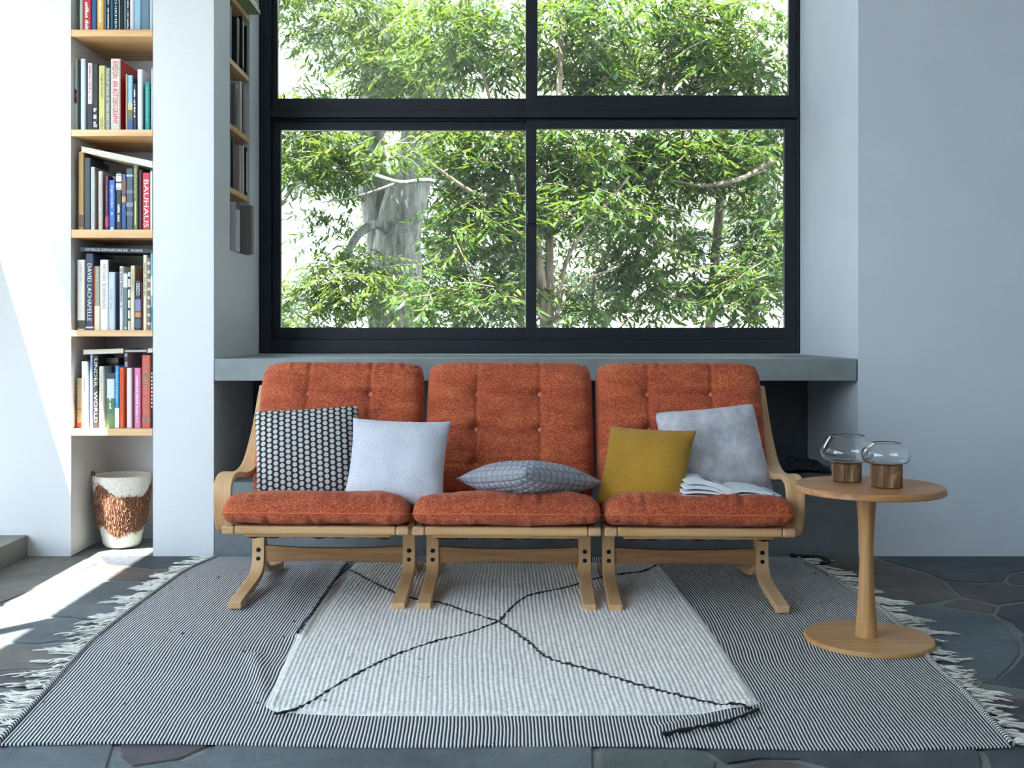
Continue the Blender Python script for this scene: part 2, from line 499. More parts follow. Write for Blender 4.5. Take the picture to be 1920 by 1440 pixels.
traced = [
 ([(1640,1041.5),(2060,1041.5),(2060,1067),(1920,1069),(1893,1074),(1880,1089),(1835,1092),(1775,1088),(1735,1072),(1700,1062),(1655,1049)], 4),
 ([(1470,1041.5),(1636,1042),(1652,1051),(1700,1065),(1733,1075),(1770,1091),(1798,1117),(1765,1126),(1720,1132),(1660,1122),(1560,1115)], 2),
 ([(1778,1091),(1835,1095),(1880,1092),(1900,1098),(2060,1100),(2060,1125),(1920,1126),(1870,1132),(1802,1117)], 3),
 ([(1890,1078),(1905,1073),(2060,1070),(2060,1097),(1902,1095),(1886,1089)], 4),
 ([(1766,1134),(1795,1123),(1830,1125),(1868,1137),(1862,1149),(1810,1142)], 2),
 ([(1874,1136),(1925,1130),(2060,1129),(2060,1186),(1925,1188),(1895,1165),(1868,1152)], 4),
 ([(1560,1125),(1660,1127),(1715,1135),(1762,1139),(1862,1153),(1893,1175),(1914,1200),(1914,1225),(1894,1250),(1870,1271),(1830,1275),(1780,1266),(1640,1240)], 0),
 ([(1921,1193),(2060,1190),(2060,1292),(1930,1292),(1842,1279),(1874,1273),(1898,1253),(1919,1228)], 4),
 ([(1700,1262),(1780,1271),(1845,1283),(1925,1296),(2060,1298),(2060,1304),(1925,1304),(1845,1297),(1740,1290)], 1),
 ([(1760,1296),(1840,1301),(1890,1308),(2060,1310),(2060,1388),(1890,1384),(1830,1360)], 3),
 ([(-160,1100),(55,1040),(135,1041.5),(188,1054),(124,1077),(2,1129),(-160,1210)], 5),
 ([(185,1041.5),(440,1041.5),(360,1063),(283,1065),(198,1056)], 4),
 ([(190,1056),(283,1068),(360,1066),(330,1085),(244,1088),(150,1086),(130,1075)], 2),
 ([(126,1078),(150,1089),(244,1091),(330,1088),(280,1140),(168,1161),(134,1157),(20,1150),(4,1131)], 0),
 ([(0,1135),(20,1154),(134,1161),(168,1165),(260,1165),(220,1203),(110,1201),(70,1206),(-20,1200),(-90,1170)], 0),
 ([(-25,1204),(70,1210),(115,1205),(220,1207),(150,1255),(38,1253),(0,1256),(-130,1260),(-130,1225)], 5),
 ([(-130,1264),(0,1260),(38,1257),(130,1260),(110,1286),(0,1288),(-130,1292)], 3),
 ([(-130,1297),(0,1292),(110,1291),(60,1392),(-130,1400)], 1),
 ([(-130,1408),(10,1400),(40,1375),(219,1370),(207,1415),(195,1475),(-130,1475)], 0),
 ([(224,1375),(300,1370),(402,1375),(396,1396),(340,1423),(250,1435),(222,1415)], 3),
 ([(408,1378),(1115,1378),(1113,1402),(1117,1475),(200,1475),(208,1423),(245,1439),(345,1428),(400,1401)], 0),
 ([(1121,1380),(1270,1380),(1308,1402),(1345,1426),(1330,1475),(1122,1475)], 1),
 ([(1282,1380),(1815,1372),(1835,1410),(1855,1475),(1600,1475),(1560,1438),(1500,1423),(1420,1420),(1360,1430),(1322,1404)], 4),
 ([(1362,1440),(1428,1424),(1490,1428),(1550,1445),(1580,1475),(1345,1475)], 2),
 ([(1830,1385),(2060,1395),(2060,1475),(1872,1475),(1850,1418)], 4),
]
tpoly = []
for poly, k in traced:
    g = [G(*p) for p in poly]
    g = [(max(XL + .19, min(2.9, x)), min(Y0 + .05 if not (NX0 < x < NX1) else 5.35, y)) for x, y in g]
    tpoly.append(g); stone(g, ST[k], random.uniform(-.001, .001))
stone([(NX0+.005, 4.93), (NX1-.004, 4.93), (NX1-.004, 5.35), (NX0+.005, 5.35)], ST[1], -.003)
def inside(p, poly):
    c = False; n = len(poly)
    for i in range(n):
        a, b = poly[i], poly[i-1]
        if (a[1] > p[1]) != (b[1] > p[1]) and p[0] < (b[0]-a[0])*(p[1]-a[1])/(b[1]-a[1]) + a[0]: c = not c
    return c
def clip(poly, a, b, c):
    out = []
    for i in range(len(poly)):
        p, q = poly[i], poly[(i+1) % len(poly)]
        dp = a*p[0]+b*p[1]-c; dq = a*q[0]+b*q[1]-c
        if dp <= 0: out.append(p)
        if (dp < 0 < dq) or (dq < 0 < dp):
            t = dp/(dp-dq); out.append((p[0]+(q[0]-p[0])*t, p[1]+(q[1]-p[1])*t))
    return out
def voronoi(seeds, bounds, gap=.008):
    x0, x1, y0, y1 = bounds; res = []
    for i, sd in enumerate(seeds):
        poly = [(x0,y0),(x1,y0),(x1,y1),(x0,y1)]
        for j, o in enumerate(seeds):
            if i == j: continue
            a, b = o[0]-sd[0], o[1]-sd[1]; L = math.hypot(a, b); a /= L; b /= L
            poly = clip(poly, a, b, a*(sd[0]+o[0])/2 + b*(sd[1]+o[1])/2 - gap/2)
            if len(poly) < 3: break
        if len(poly) >= 3: res.append((sd, poly))
    return res
rs = random.Random(3)
for (bx0, bx1, by0, by1, cell) in ((XL+.18, XR, YB, 2.44, .55), (2.92, XR, 2.46, Y0, .5)):
    seeds = []
    yy = by0
    while yy < by1:
        xx = bx0
        while xx < bx1:
            seeds.append((xx + rs.uniform(.1, cell-.1), yy + rs.uniform(.1, cell-.1))); xx += cell
        yy += cell
    for sd, poly in voronoi(seeds, (bx0, bx1, by0, by1)):
        if len(poly) > 2: stone(poly, ST[rs.choice([0,0,1,2,3,4,4,5])], -.001)

# ------------------------------------------------------------------ window
win = bpy.data.objects.new('window_1', None); COL.objects.link(win); struct(win); win.location = (0, YW, 0)
kx = YW / F
WX = lambda px: (px - 930) * kx
WZ = lambda py: 1 - (py - 619) * kx
ZT = 3.38
def fbox(x0, x1, z0, z1, y0, y1):
    return M().box(x0, x1, y0, y1, z0, z1)
fo = M()
fo.box(RX0, WX(507), -.0, .12, WZ(663), ZT)                       # left jamb
fo.box(WX(1495), RX1, 0, .12, WZ(663), ZT)
fo.box(WX(507), WX(1495), 0, .12, WZ(663), WZ(637))          # bottom
fo.box(WX(507), WX(1495), -.012, .12, WZ(221), WZ(208))      # transom
fo.box(WX(507), WX(1495), 0.02, .12, WZ(225), WZ(221))
fo.box(WX(507), WX(1495), 0, .12, ZT - .06, ZT)
obj('frame', fo, FRAME, win, bevel=.003)
def sash(x0, x1, z0, z1, l, r, b, t, y0, y1):
    m = M()
    m.box(x0, x0 + l, y0, y1, z0, z1); m.box(x1 - r, x1, y0, y1, z0, z1)
    m.box(x0 + l, x1 - r, y0, y1, z0, z0 + b); m.box(x0 + l, x1 - r, y0, y1, z1 - t, z1)
    o = obj('sash', m, FRAME, win, bevel=.002)
    g = M().box(x0 + l - .004, x1 - r + .004, (y0+y1)/2 - .003, (y0+y1)/2 + .003, z0 + b - .004, z1 - t + .004)
    obj('glass_pane', g, GLASSP, o)
    return o
px = kx
# lower pair
sash(WX(507), WX(1006), WZ(637), WZ(225), 16*px, 20*px, 23*px, 16*px, .045, .08)
sash(WX(986), WX(1495), WZ(637), WZ(225), 20*px, 23*px, 23*px, 16*px, .008, .043)
# upper pair
sash(WX(503), WX(1004), WZ(208), ZT - .06, 14*px, 18*px, 27*px, .06, .045, .08)
sash(WX(986), WX(1495), WZ(208), ZT - .06, 22*px, 15*px, 30*px, .06, .008, .043)
obj('latch', M().box(WX(988), WX(1004), -.012, .008, WZ(420), WZ(395)), FRAME, win, bevel=.003)

# ------------------------------------------------------------------ shelves
kw = Y0 / F
SX = lambda px_: (px_ - 930) * kw
SZ = lambda py_: 1 - (py_ - 619) * kw
shelf_pos = [(55.5, 68.5, 'top'), (243, 255.5, 'second'), (430.5, 446, 'third'), (619, 631, 'fourth'), (804, 817, 'lowest')]
for a, b, w in shelf_pos:
    m = M().box(SX(134), SX(286.5), Y0 - .002, 5.352, SZ(b), SZ(a))
    tag(obj('wooden_shelf', m, SHELFM, bevel=.002), 'pine shelf board in the wall niche, %s of the five in view' % w, 'shelf', 'shelf boards in the book niche')
for z0, w in ((1.648, 'lowest'), (1.948, 'second lowest'), (2.256, 'third lowest'), (2.564, 'topmost visible')):
    m = M().box(-1.49, -1.250, 5.202, 5.618, z0, z0 + .026)
    tag(obj('wooden_shelf', m, SHELFM, bevel=.002), 'short shelf board in the side niche facing the window, %s' % w, 'shelf', 'shelf boards in the side niche')

# ------------------------------------------------------------------ text
def text_mesh(body, L, H):
    if body[0] == '~':            # print too small to read : rows of uneven strokes
        m = M(); r = random.Random(int(L * 10000)); x = 0
        while x < L - H * .3:
            w_ = H * r.uniform(.25, .6)
            if r.random() > .16:
                h_ = H * r.uniform(.55, 1.0); b = len(m.v)
                m.v += [(x, 0, 0), (x + w_, 0, 0), (x + w_, h_, 0), (x, h_, 0)]; m.f.append((b, b+1, b+2, b+3))
            x += w_ + H * .14
        return m
    cu = bpy.data.curves.new('t', 'FONT'); cu.body = body; cu.size = 1; cu.resolution_u = 2
    o = bpy.data.objects.new('t', cu); COL.objects.link(o)
    me = bpy.data.meshes.new_from_object(o)
    v = [tuple(x.co) for x in me.vertices]; f = [tuple(p.vertices) for p in me.polygons]
    bpy.data.objects.remove(o); bpy.data.curves.remove(cu); bpy.data.meshes.remove(me)
    xs = [p[0] for p in v]; ys = [p[1] for p in v]
    x0, x1, y0, y1 = min(xs), max(xs), min(ys), max(ys)
    m = M(); m.v = [((p[0]-x0)/(x1-x0)*L, (p[1]-y0)/(y1-y0)*H, 0) for p in v]; m.f = f
    return m

# ------------------------------------------------------------------ books in the main niche
YS = 4.945   # spine plane
kb = YS / F
BX = lambda p: (p - 930) * kb
BZ = lambda p: 1 - (p - 619) * kb
rb = random.Random(11)
def book(x0, x1, top, zb, col, label, group, title=None, tcol=(240,238,230), tspan=(.08,.92), th=.5, side=None, bands=(), depth=None, back=0.0, lines=None):
    ys = YS + back
    k = ys / F
    X0, X1 = (x0 - 930) * k, (x1 - 930) * k
    Z1 = 1 - (top - 619) * k
    w = X1 - X0; h = Z1 - zb; dp = depth or rb.uniform(.2, .27)
    t = thing('book', label, 'book', (X0, ys, zb), 0, group)
    cm = plain(s(*col), .5, name='book_cloth')
    m = M()
    r = min(.004, w * .3)
    m.prism([(0, r), (r, 0), (w - r, 0), (w, r), (w, .0045), (0, .0045)], 0, h, 'xy')
    m.box(0, .0022, .0045, dp, 0, h); m.box(w - .0022, w, .0045, dp, 0, h)
    if side:
        obj('cover', m, cm, t)
        obj('jacket', M().box(w - .0004, w + .0004, .006, dp - .002, .002, h - .002), plain(s(*side), .4, name='jacket'), t)
    else: obj('cover', m, cm, t)
    obj('page_block', M().box(.0024, w - .0024, .0046, dp - .004, .003, h - .003), PAGES, t)
    for bi, (a, b, c) in enumerate(bands):     # fractions from top
        obj('spine_band', M().box(.0004, w - .0004, -.0006 - bi * .00012, .001, h * (1 - b), h * (1 - a)), plain(s(*c), .5, name='band'), t)
    if title:
        L = h * (tspan[1] - tspan[0]); H = w * th
        mt = text_mesh(title, L, H)
        z1 = h * (1 - tspan[0]); xo = (w - H) / 2
        mt.v = [(xo + p[1], -.0014, z1 - p[0]) for p in mt.v]
        obj('title', mt, plain(s(*tcol), .5, name='ink'), t, recalc=False)
    if lines:
        m2 = M()
        for (fa, fb, u0, u1) in lines:
            m2.box(w*u0, w*u1, -.0009, .0, h*(1-fb), h*(1-fa))
        obj('small_print', m2, plain(s(*tcol), .5, name='ink'), t)
    return t
g0 = 'books on the top shelf'; z0 = SZ(55.5)
zz = z0
R0 = [
 (149,155,-62,(196,206,186),'slim pale green book at left end of the top shelf',None),
 (155.4,171,-80,(196,34,62),'red book with white spine lettering on the top shelf','~',),
 (171.6,181,-48,(38,88,140),'blue book between the red and the yellow book',None,),
 (181.8,195,-70,(238,176,60),'yellow orange book on the top shelf','~'),
 (195.6,199.6,-58,(72,108,140),'thin steel blue book right of the yellow book',None),
 (200,206.6,-66,(26,34,48),'dark navy book with small grey lettering on the top shelf','~'),
 (207,212.2,-60,(44,104,140),'thin teal blue book left of the black lettered book',None),
 (212.6,222,-72,(20,24,30),'black book with white capital lettering on the top shelf','SCHIRMER'),
 (222.4,225,-60,(150,190,200),'very thin light blue book on the top shelf',None),
 (225.4,231.8,-74,(20,20,24),'plain black book in the middle of the top shelf',None),
 (232.2,237,-60,(110,132,144),'grey blue slim book beside a black lettered one',None),
 (237.4,243,-64,(24,34,48),'dark book with pale blue lettering on the top shelf','~'),
 (243.4,251.2,-76,(222,222,230),'white slim book right half of the top shelf','~'),
 (251.8,264.2,-70,(150,192,218),'light blue wide book on the top shelf',None),
 (264.8,280,-84,(104,132,152),'grey blue wide book near right end of the top shelf',None),
 (280.8,285.4,-60,(204,212,220),'whitish slim book at right end of the top shelf',None)]
for a in R0:
    book(a[0], a[1], a[2], z0, a[3], a[4], g0, a[5], tspan=(.45,.96), th=.42)
g1 = 'books on the second shelf'; z1 = SZ(243)
book(134.8,144,109,z1,(222,222,212),'white book with red and black belly band',g1,'~',(120,120,120),(.03,.42),.4,side=(168,168,164),bands=((.43,.60,(60,44,48)),(.48,.54,(196,50,50)),(.6,.62,(190,40,40))))
book(151,159.8,110,z1,(212,228,234),'pale blue white slim book second from left',g1,side=(150,160,166))
book(164.5,173,118,z1,(232,220,222),'pinkish white book with a black lower half',g1,'~',(196,90,100),(.03,.55),.35,bands=((.60,1.0,(26,26,28)),))
book(173.6,184.4,120,z1,(28,28,30),'black book with white brush script on the second shelf',g1,'~',(220,220,220),(.66,.95),.7)
book(185,197,123,z1,(202,196,120),'olive yellow book on the second shelf',g1,'August Sander',(120,112,60),(.12,.5),.5,lines=((.8,.95,.35,.42),(.78,.93,.55,.62)))
book(197.4,207,127,z1,(122,128,124),'grey book with mixed dark and white capitals',g1,'MAGNUM ISRAEL 50 YEARS APERTURE',(218,226,214),(.02,.97),.55)
book(207.6,225.4,110,z1,(214,206,196),'thick pale book with large red lettering',g1,'AVEDON  AN AUTOBIOGRAPHY',(206,40,48),(.03,.9),.58,side=(196,40,40))
book(235.4,239.6,139,z1,(186,150,130),'thin tan book on the second shelf',g1)
book(239.9,248.6,141,z1,(150,196,222),'book with a blue sky and field picture spine',g1,bands=((.5,.62,(206,196,150)),(.62,.8,(110,112,70)),(.8,1,(50,90,150))),side=(40,60,90))
book(249,256.4,157,z1,(26,38,60),'navy book with white lettering on the second shelf',g1,'~',(226,230,236),(.12,.75),.45)
book(257.6,266.8,130,z1,(226,224,240),'tall lavender white book on the second shelf',g1,side=(214,212,228))
book(271.8,280.2,154,z1,(44,150,148),'teal green book on the second shelf',g1,'~',(120,200,190),(.1,.8),.3)
book(283.6,285.8,128,z1,(220,216,214),'sliver of a white book at right end of second shelf',g1)
g2 = 'books on the third shelf'; z2 = SZ(430.5)
book(146.6,157.4,285,z2,(176,138,74),'mustard tan weathered book at left of third shelf',g2,bands=((.8,.96,(98,72,40)),),side=(140,84,30))
book(157.8,169.8,296,z2,(50,64,72),'dark slate green book with worn pale corner',g2,side=(30,44,66))
book(170.2,177.4,313,z2,(218,224,216),'greenish white slim book on the third shelf',g2,'~',(170,176,170),(.05,.95),.25,side=(160,152,144))
book(184.2,192,321,z2,(220,206,194),'pinkish beige book on the third shelf',g2,'~',(176,160,150),(.05,.95),.25,side=(196,186,176))
book(197,203.6,329,z2,(88,48,78),'purple book with a crimson foot on third shelf',g2,'~',(150,110,140),(.2,.55),.4,bands=((.75,.93,(182,44,86)),))
book(209.8,216.2,331,z2,(222,212,204),'white book standing behind the blue book',g2,back=.06)
book(204.4,215.8,338,z2,(64,104,180),'blue book with white author lettering',g2,'Gregory Crewdson',(228,234,244),(.1,.55),.5,lines=((.64,.69,.4,.6),(.94,.99,.3,.7)))
book(217.6,228,323,z2,(34,52,48),'dark green book with white framed label at top',g2,'~',(210,214,206),(.55,.85),.45,bands=((.03,.30,(230,228,222)),(.05,.28,(40,48,46)),(.06,.16,(226,226,222)),(.19,.27,(226,226,222))),side=(96,90,130))
book(228.4,236,326,z2,(84,88,140),'purple and blue picture spine on the third shelf',g2,bands=((.1,.35,(120,80,60)),(.4,.5,(200,150,90)),(.6,1,(30,80,140))))
book(236.6,249.6,316,z2,(74,88,100),'mottled slate grey book on the third shelf',g2,bands=((.1,.13,(180,190,200)),(.35,.4,(110,124,134)),(.55,.62,(130,142,150)),(.7,.76,(96,120,130))))
book(250,258.4,310,z2,(112,116,78),'olive book with yellow capital lettering',g2,'SEBASTIAO SALGADO',(214,206,120),(.04,.5),.4,lines=((.55,.92,.35,.6),))
book(260.2,265.8,318,z2,(70,50,62),'dark plum slim book left of the red book',g2)
book(267,281.4,324,z2,(208,44,58),'red book with large white capital lettering',g2,'BAUHAUS',(244,244,240),(.12,.95),.62)
book(281.9,285.6,318,z2,(40,120,110),'green edged book at right end of third shelf',g2,bands=((.03,1,(220,224,216)),))
# tilted cream slab book lying on top
def lying(x0, x1, t0, t1, b0, b1, col, label, group, pagesfront=True, title=None, tcol=(230,230,230), dp=.24, back=0.0):
    ys = YS + back; k = ys / F
    q = lambda a, b: ((a - 930) * k, 1 - (b - 619) * k)
    A, B, C_, D = q(x0, b0), q(x1, b1), q(x1, t1), q(x0, t0)
    ox, oz = A
    t = thing('book', label, 'book', (ox, ys, oz), 0, group)
    rel = lambda p: (p[0]-ox, p[1]-oz)
    A, B, C_, D = map(rel, (A, B, C_, D))
    th = .0022
    cm = plain(s(*col), .55, name='book_cloth')
    m = M()
    m.prism([A, B, (B[0], B[1]+th), (A[0], A[1]+th)], 0, dp)
    m.prism([(D[0], D[1]-th), (C_[0], C_[1]-th), C_, D], 0, dp)
    if not pagesfront:
        m.prism([A, B, C_, D], -.001, .004)
    obj('cover', m, cm, t)
    obj('page_block', M().prism([(A[0]+.002, A[1]+th), (B[0]-.002, B[1]+th), (C_[0]-.002, C_[1]-th), (D[0]+.002, D[1]-th)], .0045, dp - .004), PAGES_Z, t)
    if title:
        L = (B[0]-A[0])*.82; H = (D[1]-A[1]) * .55
        mt = text_mesh(title, L, H)
        sl = (B[1]-A[1]) / (B[0]-A[0])
        mt.v = [(A[0] + (B[0]-A[0])*.08 + p[0], -.0022, A[1] + (D[1]-A[1])*.22 + p[1] + sl*(p[0]+(B[0]-A[0])*.08)) for p in mt.v]
        obj('title', mt, plain(s(*tcol), .5, name='ink'), t, recalc=False)
    return t
lying(151,285.6,274,302,284.5,314.5,(226,214,186),'cream slab book lying tilted across the third shelf row',g2)
g3 = 'books on the fourth shelf'; z3 = SZ(619)
book(144.4,159.4,487,z3,(226,220,204),'cream book with small grey lettering and dark publisher mark',g3,'CHUCK CLOSE',(150,146,136),(.06,.30),.25,bands=((.86,.98,(60,54,50)),))
book(160.4,175.4,475.5,z3,(46,56,82),'navy book with large white lettering fourth shelf',g3,'DAVID LACHAPELLE',(236,236,232),(.13,.88),.5,bands=((.955,.975,(220,220,220)),))
book(175.8,177.2,500,z3,(206,90,40),'orange paper sliver beside the navy book',g3,depth=.2)
book(177.5,187,499,z3,(160,162,138),'sage and cream two tone book on fourth shelf',g3,'AFRICA',(206,206,180),(.04,.24),.4,bands=((.62,1.0,(232,220,188)),))
book(187.4,203,487,z3,(238,234,228),'thick white book with grey capitals fourth shelf',g3,'MICHAEL BORREMANS',(140,140,138),(.06,.7),.4,side=(70,62,58))
book(203.8,215.6,510,z3,(196,208,220),'pale blue grey book with faint lettering',g3,'~',(168,182,196),(.3,.65),.45,side=(84,96,124))
book(224,231,499,z3,(220,214,214),'greyish white book with serif style capitals',g3,'~',(120,112,120),(.03,.65),.5)
book(231.4,239.4,511,z3,(106,124,124),'grey green book with white grid at its head',g3,bands=((.02,.26,(226,222,230)),),lines=((.95,.98,.3,.7),))
book(239.6,244.2,510,z3,(226,222,214),'white book with black ladder pattern',g3,bands=tuple((.08+i*.18,.12+i*.18,(30,30,34)) for i in range(5)))
book(244.8,252.4,498,z3,(226,214,182),'cream book with brown cover side on fourth shelf',g3,'~',(170,158,120),(.05,.4),.45,side=(150,100,88))
book(253.4,264.2,526,z3,(44,52,58),'dark book with short white capitals at its head and a picture strip',g3,'EBIZO',(236,236,236),(.06,.3),.6,bands=((.38,.62,(120,130,170)),(.64,.74,(196,140,84)),(.78,.96,(70,96,116))))
book(264.6,267.4,530,z3,(92,32,38),'thin dark red book right of the dark one',g3)
book(268.3,275.4,478,z3,(230,222,190),'tall cream yellow book near right end fourth shelf',g3,'~',(150,142,110),(.08,.55),.35)
book(275.8,281.8,484,z3,(146,112,96),'mottled brown patterned book on fourth shelf',g3,bands=tuple((.05+i*.12,.09+i*.12,(206,190,170)) for i in range(8)))
book(282.2,285.8,475,z3,(120,190,204),'light teal book at right end of fourth shelf',g3,bands=((.3,.55,(226,232,232)),(.7,.9,(30,110,150))))
lying(150.5,281,463.5,466.5,471.5,474.5,(40,52,56),'dark book lying flat on top of the fourth shelf row',g3,False,'PATRICK DEMARCHELIER   FORMS',(214,214,208))
g4 = 'books on the lowest shelf'; z4 = SZ(803.5)
book(143.6,152.3,709,z4,(172,150,108),'small tan gold book at left end of lowest shelf',g4,'KOUDELKA',(220,206,170),(.16,.45),.4,bands=((.9,1,(150,50,40)),(.62,.64,(170,50,40))))
book(152.8,164.6,678,z4,(196,200,190),'light grey book with dark capitals at its head',g4,'TIBET',(70,74,80),(.05,.2),.6,side=(196,196,180),lines=((.25,.45,.4,.55),))
book(169,174,665,z4,(146,168,208),'thin periwinkle blue book on lowest shelf',g4)
book(174.6,184.8,667,z4,(38,36,36),'black book with cream block lettering',g4,'UNDER  WORLD',(226,220,200),(.04,.93),.62)
book(188,222,671,z4,(44,40,38),'dark book with beige stripes standing behind the front row',g4,back=.10,bands=((.0,.07,(120,112,100)),),depth=.14)
book(185.7,194.6,687,z4,(228,222,204),'cream book with dotted jacket on lowest shelf',g4,'~',(190,184,166),(.05,.6),.3,side=(206,200,196))
book(200,215,700,z4,(206,220,230),'book with white sky over green landscape spine',g4,'~',(244,244,240),(.42,.66),.3,bands=((0,.1,(40,60,70)),(.46,.75,(70,120,84)),(.75,1,(96,132,84))))
book(215.4,223.6,686,z4,(46,150,208),'cyan blue book with a white foot',g4,'~',(150,206,234),(.08,.6),.4,bands=((.68,1,(226,232,234)),))
book(224.4,232.4,689,z4,(226,94,42),'bright orange slim book on lowest shelf',g4,'~',(180,60,20),(.05,.8),.25)
book(233,239.5,662,z4,(186,196,220),'tall blue and white patterned book behind the pink ones',g4,back=.05,bands=((.05,.12,(90,40,50)),(.3,.34,(60,70,110)),(.5,.56,(60,70,110)),(.7,.8,(50,60,90))))
book(237.4,247,690,z4,(232,220,222),'pale pink white thick book on lowest shelf',g4,side=(206,180,180))
book(251.8,263.6,690,z4,(222,130,178),'pink book with white lettering on lowest shelf',g4,'~',(244,226,236),(.12,.92),.35)
book(266,282,666,z4,(206,92,78),'coral red book with green brown cross bands',g4,'~',(190,120,96),(.05,.85),.6,bands=((.26,.32,(132,118,88)),(.37,.41,(132,118,88)),(.86,.92,(140,120,96))))
book(283.4,285.8,664,z4,(34,36,38),'black book with white ladder marks at right end',g4,bands=tuple((.25+i*.05,.275+i*.05,(230,226,220)) for i in range(10)))
lying(155,231.3,656,653.5,664.6,662.2,(222,208,174),'cream slab book lying over the lowest shelf row',g4)
lying(231.8,275.5,655.5,655,661,660.4,(70,74,84),'thin dark grey book lying flat on lowest shelf row',g4,back=.01)
lying(276,286,653,652.5,661.5,661,(206,190,160),'small beige book lying at the right over the coral book',g4)

# ------------------------------------------------------------------ books in the side niche (spines face the recess)
def sbook(y, th, z0_, h, w, xf, col, edge, label, group, tilt=0.0):
    """th = thickness along y, w = cover width into the wall, xf = x of the spine"""
    t = thing('book', label, 'book', (xf, y, z0_), 0, group)
    sh = math.tan(tilt)
    cm = plain(s(*col), .5, name='book_cloth')
    m = M(); e = .002
    def sl(m0):
        m0.v = [(a, b + c * sh, c) for a, b, c in m0.v]; return m0
    m.box(-w, 0, 0, e, 0, h); m.box(-w, 0, th - e, th, 0, h); m.box(-.004, 0, e, th - e, 0, h)
    obj('cover', sl(m), cm, t)
    obj('page_block', sl(M().box(-w + .004, -.004, e, th - e, .003, h - .003)), PAGES_Z, t)
    if edge: obj('spine_label', sl(M().box(0, .0006, th * .15, th * .85, h * .08, h * .92)), plain(s(*edge), .5, name='band'), t)
    return t
gA = 'books on the upper side niche shelf'
sbook(5.215, .035, 2.282, .245, .17, -1.251, (34,84,124), None, 'dark blue book leaning out of the upper side niche', gA)
sbook(5.36, .05, 2.282, .235, .18, -1.253, (16,18,22), (28,30,34), 'black book with speckled top in the upper side niche', gA, .03)
sbook(5.47, .03, 2.282, .265, .18, -1.250, (24,30,30), (150,160,130), 'black book with pale green spine in upper side niche', gA, -.0)
sbook(5.545, .04, 2.282, .24, .19, -1.247, (22,26,38), (36,44,66), 'black book at the window end of upper side niche', gA, .03)
gB = 'books on the middle side niche shelf'
sbook(5.215, .03, 1.975, .225, .18, -1.252, (50,38,70), (80,66,100), 'dark purple book in the middle side niche', gB)
sbook(5.30, .05, 1.975, .21, .18, -1.250, (120,116,120), (70,64,72), 'grey book tilted in the middle side niche', gB, .12)
sbook(5.43, .035, 1.975, .245, .17, -1.252, (214,208,184), (226,220,196), 'cream yellow book in the middle side niche', gB)
sbook(5.50, .04, 1.975, .24, .17, -1.254, (96,96,104), (150,150,150), 'grey book at window end of middle side niche', gB)
gC = 'books on the lower side niche shelf'
sbook(5.21, .03, 1.675, .24, .18, -1.252, (26,80,84), (40,110,112), 'teal book at near end of lower side niche shelf', gC)
sbook(5.27, .03, 1.675, .235, .18, -1.251, (26,26,30), (40,40,46), 'black book beside the teal one in side niche', gC)
sbook(5.40, .045, 1.675, .225, .18, -1.250, (176,160,156), (190,176,170), 'pinkish grey book in lower side niche shelf', gC)
sbook(5.49, .02, 1.675, .24, .17, -1.251, (222,220,214), (226,224,220), 'thin white book in lower side niche shelf', gC)
sbook(5.55, .03, 1.675, .24, .17, -1.250, (30,34,38), (214,214,210), 'dark book with white spine at window end of side niche', gC)
gD = 'books on the floor of the side niche'
bk = sbook(5.27, .075, 1.376, .235, .16, -1.234, (206,200,204), (196,190,196), 'white boxed book with a dark picture in the side niche', gD)
obj('picture', M().box(-.15, -.03, -.0008, 0, .02, .15), plain(s(52,44,46), .5, name='photo_print'), bk)
obj('spine_band', M().box(-.001, .0008, .0, .075, .20, .235), plain(s(60,44,80), .5, name='band'), bk)
sbook(5.47, .05, 1.376, .24, .15, -1.205, (126,120,118), None, 'grey cloth book sticking out of the side niche', gD)
for i in range(4):
    zq = 2.592 + i * .022
    t = thing('book', ['pale green book at the bottom of the stack lying in the top side niche','white book second in the stack lying in the top side niche','dark green book third in the stack lying in the top side niche','white book on top of the stack lying in the side niche'][i], 'book', (-1.19 - i*.008, 5.33, zq), 0, 'stacked books in the top side niche')
    c = [(150,170,120),(220,222,216),(60,84,60),(214,216,212)][i]
    mm = M().box(-.25, 0, 0, .27, 0, .002); mm.box(-.25, 0, 0, .27, .019, .021); mm.box(-.003, 0, 0, .27, 0, .021)
    obj('cover', mm, plain(s(*c), .5, name='book_cloth'), t)
    obj('page_block', M().box(-.248, -.004, .003, .267, .002, .019), PAGES_Z, t)

